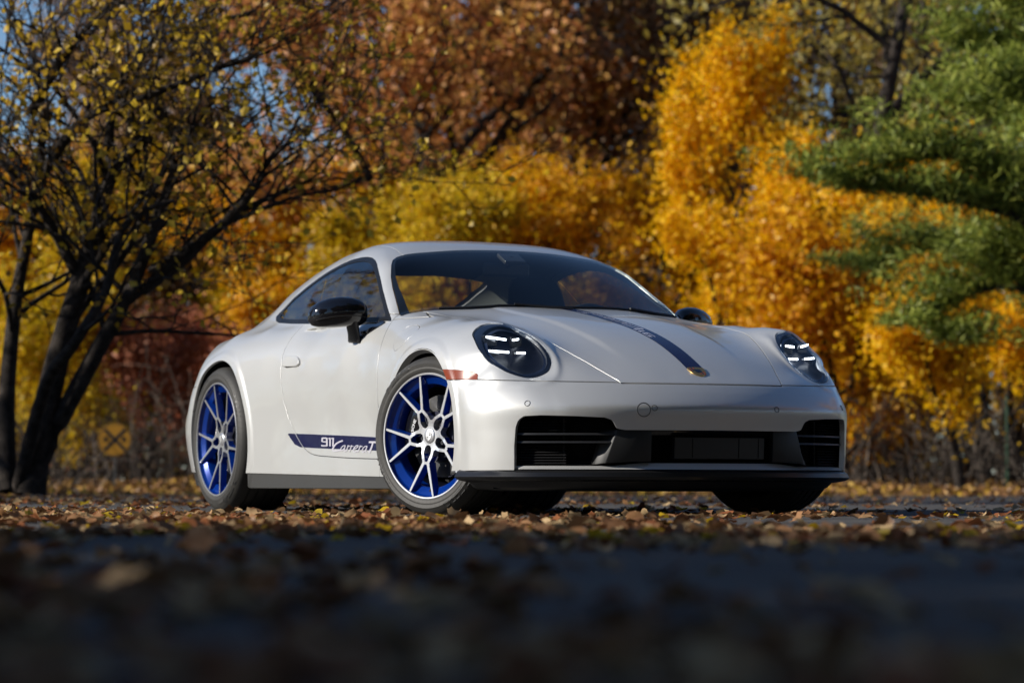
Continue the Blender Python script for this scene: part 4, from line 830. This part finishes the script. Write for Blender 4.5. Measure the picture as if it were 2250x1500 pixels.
def scatter(tips, count, sig, r):
    w = np.repeat(r.random(len(tips)//7+1)**1.8+.04, 7)[:len(tips)]; c = tips[r.choice(len(tips), count, p=w/w.sum())]; return c+r.normal(size=(count, 3))*sig*np.where(r.random(count) < .3, 2.0, .8)[:, None]
PROTO = {}
def proto(key, seed, H, rad, depth, count, lsize, sig, spread=.7, kids=(9, 5, 4), start=.22, up=.2, cl=(.5, .55, .5), fill=None, squash=None):
    limbs, tips = grow(seed, (0, 0, 0), (0, 0, 1), H*.92, rad, depth, spread, up, kids, .07, cl, start)
    V, Q = tube_np(limbs); tr = mesh_np('trunk', V, Q); r = np.random.default_rng(seed+99)
    C = scatter(tips, count, sig, r); C = C[C[:, 2] > .4]; V, Q = leaf_cards(C, lsize, r); cr = mesh_np('crown', V, Q, smooth=False); PROTO[key] = (tr, cr)
proto('broad', 3, 11.5, .26, 3, 21000, .16, .27)
proto('broad2', 11, 10.5, .22, 3, 18000, .16, .28, spread=.8)
proto('dense', 21, 8.0, .16, 3, 26000, .16, .25, start=.10, spread=.75)
proto('bushy', 31, 4.2, .07, 3, 15000, .13, .22, start=.05, spread=.8, kids=(12, 5, 3))
proto('airy', 41, 12.0, .19, 3, 7500, .14, .22, spread=.85, kids=(10, 6, 5), start=.2)
proto('slim', 51, 9.5, .14, 3, 20000, .15, .20, spread=.45, start=.15, kids=(11, 4, 4))
TREES = []
def tree(key, X, D, s, leaf, bark, label, cat='tree', name=None, group=None, rz=None, z=None, sx=1., sz=1., crown=True):
    p = place(X, D, 0); p.z = (bankz(X, D) if D > 44 else 0)-.05 if z is None else z
    o = empty(name or 'autumn_tree', p, None, (0, 0, rz if rz is not None else rng.random()*6.28)); o.scale = (s*sx, s*sx, s*sz); tr, cr = PROTO[key]
    for nm, me, mt in (('trunk', tr, bark), ('crown', cr, leaf)):
        if nm == 'crown' and not crown: continue
        if not me.materials: me.materials.append(mt)
        c = bpy.data.objects.new(nm, me); COL.objects.link(c); c.parent = o; c.material_slots[0].link = 'OBJECT'; c.material_slots[0].material = mt
    return tag(o, label, cat, group)
PX = lambda px, D: (px-1125)/6857*D
TALL = 'tall trees behind the road verge'
tree('broad', PX(950, 66), 66, 1.28, LC['rust'], BARK, 'tall oak with rust brown leaves rising behind the car roof', group=TALL)
tree('broad2', PX(770, 72), 72, 1.35, LC['rust'], BARK, 'rust brown tree to the left of the tall oak behind the rear of the car', group=TALL)
tree('broad2', PX(1230, 74), 74, 1.45, LC['brown'], BARK, 'dark brown tree between the rust oak and the golden maple', group=TALL)
tree('dense', PX(1010, 58), 58, .66, LC['olive'], BARK, 'low olive gold tree directly behind the car roof', group=TALL)
tree('dense', PX(1215, 60), 60, .70, LC['orange'], BARK, 'orange gold tree behind the top of the windscreen', group=TALL)
tree('dense', PX(790, 60), 60, .62, LC['olive'], BARK, 'olive yellow tree behind the rear roof slope', group=TALL)
tree('slim', PX(1585, 56), 56, .72, LC['gold'], BARK, 'bright golden yellow maple in the full sun, right of the centre', group=TALL)
tree('slim', PX(1700, 59), 59, .55, LC['gold'], BARK, 'smaller golden tree at the right side of the bright golden maple', group=TALL)
tree('dense', PX(1450, 64), 64, .74, LC['orange'], BARK, 'amber tree just left of the bright golden maple', group=TALL)
tree('broad', PX(1470, 80), 80, 1.45, LC['brown'], BARK, 'tall brown tree rising behind the golden maple to the top edge', group=TALL)
tree('airy', PX(1900, 55.5), 55.5, 1.1, LC['pale'], BARK, 'half bare tree with grey branches and a few pale green leaves', group=TALL)
tree('airy', PX(2150, 62), 62, 1.2, LC['lemon'], BARK, 'half bare tree with yellow leaves above the pine', group=TALL)
tree('bushy', PX(1860, 54), 54, 1.05, LC['orange'], BARK, 'orange leaved young tree beside the front left corner of the car', group=TALL)
tree('dense', PX(2110, 50), 50, .60, LC['gold'], BARK, 'low golden tree in front of the other trees under the pine', group=TALL)
tree('dense', PX(1990, 57), 57, .56, LC['orange'], BARK, 'orange yellow tree under the pine boughs', group=TALL)
tree('dense', PX(2240, 54), 54, .66, LC['gold'], BARK, 'golden yellow tree at the right edge under the pine', group=TALL)
tree('broad', PX(1960, 84), 84, 1.4, LC['brown'], BARK, 'brown tree far behind the pine', group=TALL)
tree('broad2', PX(170, 84), 84, 1.15, LC['brown'], BARK, 'brown crowned tree far behind the limbs of the dark tree', group=TALL)
tree('broad2', PX(430, 78), 78, .88, LC['brown'], BARK, 'grey brown tree left of the rust trees, below the patch of blue sky', group=TALL)
tree('dense', PX(570, 66), 66, .78, LC['orange'], BARK, 'low amber tree behind the rear bumper', group=TALL)
tree('dense', PX(300, 74), 74, .95, LC['olive'], BARK, 'golden olive tree seen between the limbs of the dark tree', group=TALL)
tree('dense', PX(110, 78), 78, 1.0, LC['orange'], BARK, 'orange tree behind the trunk of the dark tree at the left edge', group=TALL)
tree('bushy', PX(330, 62), 62, .80, LC['pink'], BARK, 'coral pink leaved bush behind the yellow round sign', 'bush', 'coral_bush', sz=.9)
tree('bushy', PX(470, 64), 64, .72, LC['pink'], BARK, 'coral pink bush partly hidden behind the rear wheel', 'bush', 'coral_bush')
tree('bushy', PX(60, 60), 60, .9, LC['olive'], BARK, 'olive bush low at the left edge behind the dark trunks', 'bush', 'olive_bush')
# bare undergrowth: pale and dark stems along the verge
def shrub_proto(key, seed, n, h, w):
    r = np.random.default_rng(seed); limbs = []
    for i in range(n):
        b = np.array([r.normal()*w*.35, r.normal()*w*.35, 0]); d = np.array([r.normal()*.55, r.normal()*.55, 1.0]); l, t = grow(seed*50+i, b, d, h*(.5+.7*r.random()), .007+.014*r.random(), 1, .6, .1, (5,), .16, (.5,), .25, .4, 7); limbs += l
    V, Q = tube_np(limbs, (4, 3)); PROTO[key] = (mesh_np('stems', V, Q), None)
shrub_proto('sh1', 5, 16, 2.0, 1.6); shrub_proto('sh2', 6, 12, 1.5, 1.4)
SG = 'bare shrubs along the verge'
SHPX = [1880, 1935, 1985, 2040, 2090, 2150, 2200, 2260, 20, 90, 150, 210, 290, 345, 400, 455, 520, 1900, 2010, 2120, 2235, 320, 125, 60, 960, 700]
for i in range(26):
    px = SHPX[i]; D = (52 if 180 < px < 360 else 50)+7*rng.random(); X = PX(px, D); me = PROTO['sh1' if i % 2 else 'sh2'][0]
    mt = PALEB if i % 5 == 0 else BARK; p = place(X, D, 0); p.z = bankz(X, D)-.06
    o = link('bare_shrub', me, mt); o.location = p; o.rotation_euler = (0, 0, rng.random()*6.28); s = .75+.5*rng.random(); o.scale = (s, s, s); o.material_slots[0].link = 'OBJECT'; o.material_slots[0].material = mt
    order_ = ['leftmost', 'second from the left', 'third from the left', 'fourth from the left', 'fifth from the left', 'sixth from the left', 'seventh from the left', 'eighth from the left', 'ninth from the left', 'tenth from the left', 'eleventh from the left', 'twelfth from the left', 'thirteenth from the left']
    allpx = SHPX; grp = [q for q in sorted(allpx) if (q > 1800) == (px > 1800) and (q > 600) == (px > 600)]; sd = 'right of the car' if px > 1800 else ('left of the car' if px < 600 else 'behind the car'); tag(o, f'thin leafless shrub on the verge {sd}, {order_[grp.index(px)]}', 'shrub', SG)
# the dark spreading tree at the left edge
def pxp(px, py, D): return np.array(place(PX(px, D), D, (1068-py)/6857*D+.12*(1-0)))
DT = 25.
main = [([(70, 1085), (85, 980), (110, 860), (140, 740), (175, 620), (205, 520), (235, 400), (285, 330), (330, 300)], .19),
        ([(60, 1080), (130, 930), (215, 770), (280, 650), (330, 520), (360, 430), (378, 370), (372, 340)], .13),
        ([(330, 600), (420, 545), (500, 480), (560, 410), (590, 350), (660, 290)], .085), ([(310, 640), (400, 575), (500, 480), (600, 430), (680, 395)], .075),
        ([(20, 1080), (15, 900), (25, 740), (40, 620), (70, 450), (90, 250), (60, 90)], .12), ([(40, 1080), (100, 850), (160, 760), (230, 640), (260, 520), (300, 470), (380, 440)], .09),
        ([(240, 400), (240, 250), (300, 120), (420, 60), (560, 20)], .075), ([(80, 400), (180, 260), (320, 210), (470, 150), (590, 110)], .07), ([(175, 620), (100, 480), (20, 380), (-60, 300)], .08), ([(60, 250), (150, 100), (260, -20)], .07),
        ([(250, 735), (340, 728), (470, 735), (560, 740)], .035)]
lt = empty('dark_spreading_tree', place(PX(60, DT), DT, 0)); tag(lt, 'large dark many-stemmed tree with sparse yellow leaves at the left edge', 'tree')
main = [(pl, ra*.66) for pl, ra in main]; r_ = np.random.default_rng(77); limbs = []; tips = []
for mi, (pl, ra) in enumerate(main):
    dj = r_.normal()*.7 if mi > 1 else 0; P = chain([pxp(x, y, DT+dj*min(1, i/2)) for i, (x, y) in enumerate(pl)], 4, False); R = ra*np.linspace(1, .30, len(P)); limbs.append((P, R, 0))
    for j in range(9 if mi < 10 else 3):
        t = .30+.68*(j+r_.random()*.6)/9; i = int(t*(len(P)-1)); d = P[min(i+1, len(P)-1)]-P[i]; d /= np.linalg.norm(d)+1e-9; ax = r_.normal(size=3); ax[2] = abs(ax[2])*.4; ax /= np.linalg.norm(ax); l, tp = grow(900+mi*20+j, P[i], d*.6+ax*.9, 1.5*(.7+.8*r_.random())*(1.1-.3*t), R[i]*.42, 2, .6, .1, (5, 4), .13, (.55, .5), .2, .35, 8)
        if P[i][2] > 1.2: limbs += l; tips.append(tp)
base = np.array(lt.location); tips = np.concatenate(tips); tips = tips[tips[:, 2] > 1.4]; V, Q = tube_np(limbs); link('trunk', mesh_np('trunk', V-base, Q), BARK, lt)
C = scatter(tips, 4300, .10, r_); V, Q = leaf_cards(C-base, .070, r_, .6, .8); link('crown', mesh_np('crown', V, Q, smooth=False), LC['lemon'], lt)
# the pine reaching in from the right
DP = 38.
pn = empty('pine_tree', place(PX(2420, DP), DP, 0)); tag(pn, 'green pine with layered drooping boughs reaching in from the right edge', 'tree'); base = np.array(pn.location); limbs = []; ends = []
P = chain([pxp(2440, 1075, DP), pxp(2420, 700, DP), pxp(2400, 300, DP), pxp(2390, -150, DP)], 5, False); limbs.append((P, .20*np.linspace(1, .6, len(P)), 0))
boughs = [((2400, 640), (2230, 500), (2080, 450), (1930, 420), (1800, 410)), ((2400, 560), (2250, 420), (2120, 370), (2000, 340), (1900, 345)), ((2400, 380), (2280, 300), (2180, 260), (2090, 240)), ((2400, 240), (2280, 170), (2180, 120), (2080, 100)), ((2400, 130), (2300, 60), (2230, 20), (2170, 10)),
          ((2400, 760), (2250, 640), (2120, 570), (1980, 540), (1860, 580)), ((2400, 820), (2200, 640), (2060, 640), (1960, 690), (1990, 720)), ((2410, 320), (2330, 240), (2260, 215), (2200, 200)), ((2400, 500), (2280, 430), (2200, 420), (2120, 430)), ((2400, 30), (2320, -40), (2230, -70)), ((2400, 650), (2300, 560), (2200, 540), (2130, 560))]
for bi, bl in enumerate(boughs):
    bl = [(x+105*min(1, (2400-x)/250)-25, y) for x, y in bl]
    dj = r_.normal()*1.1; P = chain([pxp(x, y, DP+dj*min(1, i/2.)) for i, (x, y) in enumerate(bl)], 5, False); R = .06*np.linspace(1, .2, len(P)); limbs.append((P, R, 1))
    for i in range(2, len(P)):
        for j in range(3):
            d = P[min(i+1, len(P)-1)]-P[i-1]; d /= np.linalg.norm(d)+1e-9; ax = r_.normal(size=3); ax[2] = abs(ax[2])*.35+.1; ax /= np.linalg.norm(ax); q = P[i]+(P[i]-P[i-1])*r_.random(); ln = .72*(.6+.8*r_.random()); e = np.stack([q+(d*.75+ax*.7)*ln*t+np.array([0, 0, .10*t*t]) for t in np.linspace(0, 1, 5)]); limbs.append((e, np.linspace(.012, .004, 5), 3)); ends.append(e[1:])
V, Q = tube_np(limbs); link('trunk', mesh_np('trunk', V-base, Q), BARK, pn)
E_ = np.concatenate(ends); n = 54000; c = E_[r_.integers(0, len(E_), n)]+r_.normal(size=(n, 3))*np.array([.12, .12, .05]); V, Q = leaf_cards(c-base, .15, r_, -.25, .14); link('crown', mesh_np('crown', V, Q, smooth=False), LC['pine'], pn)
# the mass of the wood beyond, too far to tell its trees apart
r2 = np.random.default_rng(5); n = 70000; X = r2.uniform(-26, 26, n); D = r2.uniform(92, 128, n); top = 11.0+2.5*np.sin(X*.45+1)+1.6*np.sin(X*1.3)+1.2*np.sin(X*.2+2)-3.4*sstep(-4.5, -8, X)-2.0*np.exp(-((X+9.5)/2)**2); z = top*r2.random(n)**.85
cl = np.sin(X*1.9+np.sin(z*1.3)*2)+np.sin(z*1.7+X*.7+D*.4)+np.sin(D*.9+X*1.1); keep = (cl > -.55) & (z > .2); X, D, z = X[keep], D[keep], z[keep]; f = FWD[:2]/np.hypot(*FWD[:2]); rr = np.array([f[1], -f[0]]); Pw = np.c_[CAM[:2]+np.outer(D, f)+np.outer(X, rr), z]
V, Q = leaf_cards(Pw, .42, r2, .1, .8); link('distant_woods', mesh_np('distant_woods', V, Q, smooth=False), LC['far']); tag(bpy.data.objects['distant_woods'], 'brown autumn wood in the far background', 'woods', kind='stuff')
n = 130000; th = r2.uniform(math.radians(13), 2*math.pi-math.radians(13), n); rad = r2.uniform(62, 92, n); z = (9.5+2.5*np.sin(th*9)+1.5*np.sin(th*23+1))*r2.random(n)**.9; fa = math.atan2(f[1], f[0]); Pw = np.c_[CAM[0]-4+rad*np.cos(th+fa), CAM[1]+rad*np.sin(th+fa), z]  # unseen ring of woods, added to cover the bright horizon that lit the nose
V, Q = leaf_cards(Pw, .46, r2, .1, .8); tag(link('added_woods_ring', mesh_np('added_woods_ring', V, Q, smooth=False), LC['far']), 'unseen ring of autumn woods added round the lot to darken the horizon', 'woods', kind='stuff')
limbs = []
for i in range(110):
    x = r2.uniform(-26, 26); d = r2.uniform(84, 126); b = np.array(place(x, d, .1)); limbs.append((np.stack([b+np.array([r2.normal()*.3*t, r2.normal()*.3*t, 11*t]) for t in np.linspace(0, 1, 5)]), np.linspace(.20, .07, 5)*(.6+.6*r2.random()), 1))
V, Q = tube_np(limbs); tag(link('distant_trunks', mesh_np('distant_trunks', V, Q), BARK), 'dark slender trunks in the far wood', 'woods', kind='stuff')
# off to the sides and behind the camera: the trees that shade the foreground or show in the paint, and more added to block the sky
OFF = 'trees standing outside the picture'
for k, (X, D, key, s, lf) in enumerate([(-13, 1.2, 'dense', 1.25, 'brown'), (-15, -2.5, 'dense', 1.3, 'brown'), (-11, -3.5, 'dense', 1.1, 'olive'), (-19, -1, 'broad', 1.1, 'brown'), (-17.5, -5.5, 'broad2', 1.15, 'rust'),
                                    (-23, 28, 'airy', 1.15, 'pale'), (-17, 34, 'airy', 1.0, 'brown'), (-29, 36, 'broad', 1.1, 'brown'), (-13.5, 21.2, 'dense', .85, 'brown'), (4, -15, 'dense', 1.9, 'brown'), (-5, -18, 'dense', 1.9, 'brown'), (12, -2, 'dense', 1.7, 'brown'), (10, -12, 'dense', 2.0, 'olive'), (16, 8, 'dense', 1.9, 'brown'), (18, -4, 'dense', 2.3, 'ever'), (9.5, -1.5, 'dense', 2.1, 'ever'), (5.5, -9, 'dense', 2.3, 'ever'), (13.5, 4, 'dense', 2.1, 'ever'), (-1, -10, 'dense', 2.1, 'ever'), (14, -9, 'dense', 2.5, 'ever'), (22, 12, 'dense', 2.2, 'rust'), (13, -20, 'dense', 2.4, 'brown'), (3, -24, 'dense', 2.4, 'brown'), (-44, 50, 'broad', 1.1, 'rust'), (-34, 26, 'airy', 1.2, 'rust'),
                                    (13, -7, 'dense', 1.4, 'brown'), (20, 2, 'broad', 1.2, 'rust'), (17, -16, 'broad2', 1.3, 'brown'), (26, -9, 'broad', 1.3, 'olive'), (8, -20, 'broad', 1.3, 'brown'), (0, -26, 'broad2', 1.3, 'brown'), (24, 16, 'broad2', 1.2, 'brown'), (19, 30, 'broad', 1.1, 'orange')]):
    tree(key, X, D, s, LC[lf], BARK, 'unseen tree beside the lot', group=OFF)
# ================================================================ sign and post
YEL = mat('sign_yellow', (.46, .22, .008), .6)
def sign():
    D = 49.5; X = PX(253, D); zc = (1068-967)/6857*D+.12; s = empty('railway_crossing_sign', place(X, D, bankz(X, D)-.05)); tag(s, 'round yellow sign with a black X on a post in the wood', 'sign'); f = FWD[:2]/np.hypot(*FWD[:2]); s.rotation_euler = (0, 0, math.atan2(-f[0], f[1])*-1 if False else math.atan2(f[1], f[0])-math.pi/2); h = zc-s.location.z
    mb = MB(); mb.lathe([(.001, -.004), (.258, -.004), (.260, 0), (.258, .004), (.001, .004)], 40, 'y', (0, 0, h)); mb.build('sign_plate', YEL, s)
    mb = MB(); mb.lathe([(.240, -.0055), (.247, -.0055), (.247, -.004), (.240, -.004)], 40, 'y', (0, 0, h), True); mb.build('sign_border', BLACKP, s)
    mb = MB()
    for a in (math.pi/4, -math.pi/4): mb.box((0, -.006, h), (.46, .003, .050), Matrix.Rotation(a, 3, 'Y'))
    mb.build('sign_cross', BLACKP, s)
    for x in (-.145, .145): me = text_mesh('R', .13, .001); o = link('sign_letter', me, BLACKP, s, (x, -.007, h)); o.rotation_euler = (math.pi/2, 0, 0)
    mb = MB(); mb.box((0, .03, h/2), (.04, .04, h)); mb.build('post', mat('steel_post', (.12, .12, .11), .6, .5), s)
sign()
D = 52; X = PX(2213, D); gp = empty('green_post', place(X, D, bankz(X, D)-.05)); tag(gp, 'thin green steel post on the verge at the right', 'post'); GRN = mat('green_paint', (.010, .045, .020), .6)
mb = MB(); mb.box((0, 0, .75), (.05, .03, 1.5)); mb.build('post_profile', GRN, gp); mb = MB(); mb.box((0, 0, 1.515), (.056, .036, .03)); mb.build('post_cap', GRN, gp)
# ================================================================ fallen leaves
FLC = dict(brown=leaf_mat('dead_brown', [(.10, .048, .022), (.22, .11, .048), (.32, .17, .08), (.16, .075, .035)], .15), red=leaf_mat('dead_red', [(.16, .055, .022), (.27, .10, .038), (.20, .07, .03)], .15), tan=leaf_mat('dead_tan', [(.36, .24, .12), (.54, .38, .20), (.34, .19, .09)], .2), yellow=leaf_mat('fallen_yellow', [(.50, .30, .012), (.62, .40, .02), (.45, .32, .03)], .3))
def leaf_proto(seed, lobes):
    r = np.random.default_rng(seed); n = 12; V = [(0, 0, 0)]; Rr = []
    for k in range(n):
        a = 2*math.pi*k/n; rr = (1+.0*k)*(.55+.45*abs(math.cos(a*.5))**.7); rr *= (1.0 if k % 2 == 0 else .74) if lobes else .88; x, y = rr*math.cos(a)*.55, rr*math.sin(a)*.42
        V.append((x, y, 0))
    V = np.array(V); c1, c2, tw = r.uniform(-.9, 1.3), r.uniform(.3, 1.6), r.normal()*.6
    V[:, 2] = c2*V[:, 1]**2*1.25+c1*V[:, 0]**2*.7+tw*V[:, 0]*V[:, 1]*.9+r.normal(size=len(V))*.035; V[:, 2] -= V[:, 2].min()
    V = np.r_[V, [[-.42, .0, V[:, 2].mean()], [-.75, .04, V[:, 2].mean()+.05*c1], [-.74, .055, V[:, 2].mean()+.05*c1]]]; m = n+1
    return V, [(0, 1+k, 1+(k+1) % n) for k in range(n)]+[(m, m+1, m+2)]
LP = [leaf_proto(i, i % 2 == 0) for i in range(12)]
LM = {}
for i, (V, Fc) in enumerate(LP):
    me = mesh_np('fallen_leaf', V, np.array(Fc), smooth=True); LM[i] = me
r3 = np.random.default_rng(12)
def dens(X, D):
    k = np.clip(.55+.45*np.sin(X*1.7+D*.9)+.35*np.sin(X*3.1-D*1.3+2), .1, 1.3); side = np.clip(1.1-.42*X*10/np.maximum(D, 6), .28, 1.9)
    return k*side
N0 = 38000; D = 1.3+43*r3.random(N0)**1.55; X = (r3.random(N0)*2-1)*(D*.27+.55); keep = r3.random(N0) < dens(X, D)*(.6+.25*sstep(4, 9, D))*.5; D = D[keep]; X = X[keep]
# more of them in the sunlit belt before the car
Dn = r3.uniform(5.2, 12.6, 9500); Xn = (r3.random(9500)*2-1)*(Dn*.24+.4); kk = r3.random(9500) < dens(Xn, Dn)*.60*np.clip((Dn-5.2)/2, 0, 1); D = np.r_[D, Dn[kk]]; X = np.r_[X, Xn[kk]]
Pg = CAM[:2]+np.outer(D, f)+np.outer(X, rr)
inside = np.zeros(len(D), bool)
for (wx, wy) in ((0, -.794), (0, .794), (-2.45, -.772), (-2.45, .772)): inside |= (np.abs(Pg[:, 0]-wx) < .22) & (np.abs(Pg[:, 1]-wy) < .24)
D, X, Pg = D[~inside], X[~inside], Pg[~inside]; size = (.034+.050*r3.random(len(D))**1.3); colr = r3.choice(4, len(D), p=[.44, .18, .32, .06]); colr = np.where((D < 6) & (colr == 3), 0, colr); inview = np.abs(X) < D*.172
show = np.where(inview, size/D*np.where((D > 5.5) & (D < 26), 1, .35), 0); order = np.argsort(-show); single = set(order[:300].tolist()); keys = ['brown', 'red', 'tan', 'yellow']
words = {'brown': 'dead brown leaf', 'red': 'reddish brown leaf', 'tan': 'pale tan dry leaf', 'yellow': 'bright yellow leaf'}
bulk = {k: [[], [], 0] for k in keys}
for i in range(len(D)):
    k = int(r3.integers(12)); rx, ry, rz = r3.normal()*.14, r3.normal()*.14, r3.random()*6.28; s = size[i]; cn = keys[colr[i]]
    if r3.random() < .03: rx += .9
    if i in single:
        o = bpy.data.objects.new('fallen_leaf', LM[k]); COL.objects.link(o)
        if not LM[k].materials: LM[k].materials.append(FLC[cn])
        o.material_slots[0].link = 'OBJECT'; o.material_slots[0].material = FLC[cn]; o.location = (Pg[i, 0], Pg[i, 1], .004); o.rotation_euler = (rx, ry, rz); o.scale = (s, s, s)
        row = 'beyond the front wheels' if D[i] > 14 else ('beside the front tyres' if D[i] > 12.2 else ('in the far sunlit belt' if D[i] > 9.2 else ('in the near sunlit belt' if D[i] > 6 else 'on the shaded asphalt'))); u = X[i]/D[i]/.164; col = ['at the left edge', 'below the rear wheel', 'below the door', 'below the front wheel', 'below the side intake', 'below the number plate bay', 'below the far headlight', 'at the right edge'][int(np.clip((u+1)*4, 0, 7))]
        form = ('small ' if s < .050 else ('large ' if s > .070 else ''))+('curled ' if k in (1, 4, 7, 10) else ('lobed ' if k % 2 == 0 else 'oval ')); tag(o, f'{form}{words[cn]} {row} {col}', 'leaf', f'{form}{words[cn].replace("leaf", "leaves")} {row}, {col}')
    else:
        R = Matrix.Rotation(rz, 3, 'Z') @ Matrix.Rotation(ry, 3, 'Y') @ Matrix.Rotation(rx, 3, 'X'); V = LP[k][0] @ np.array(R).T*s; V[:, 2] -= V[:, 2].min()-.002; b = bulk[cn]; b[0].append(V+np.array([Pg[i, 0], Pg[i, 1], 0])); b[1].append(np.array(LP[k][1])+b[2]); b[2] += len(V)
for cn in keys:
    b = bulk[cn]; o = link('leaf_litter', mesh_np('leaf_litter', np.concatenate(b[0]), np.concatenate(b[1])), FLC[cn]); tag(o, f'scattered {words[cn].replace("leaf", "leaves")} covering the asphalt', 'leaf litter', kind='stuff')
# litter on the bank beyond the lot
n = 26000; D = r3.uniform(42.5, 75, n); X = (r3.random(n)*2-1)*(D*.19+1); Pg = CAM[:2]+np.outer(D, f)+np.outer(X, rr); z = np.array([bankz(a, b_) for a, b_ in zip(X, D)])-.02+.03*r3.random(n)
V, Q = leaf_cards(np.c_[Pg, z], .15, r3, 0, .8); V[:, 2] = np.maximum(V[:, 2], .0); o = link('bank_leaf_litter', mesh_np('bank_leaf_litter', V, Q, smooth=False), FLC['tan']); o.data.materials.clear(); o.data.materials.append(leaf_mat('bank_leaves', [(.10, .05, .02), (.24, .12, .05), (.36, .20, .08), (.45, .28, .03), (.2, .09, .04)], .15)); tag(o, 'brown and yellow leaf litter covering the bank beyond the asphalt', 'leaf litter', kind='stuff')
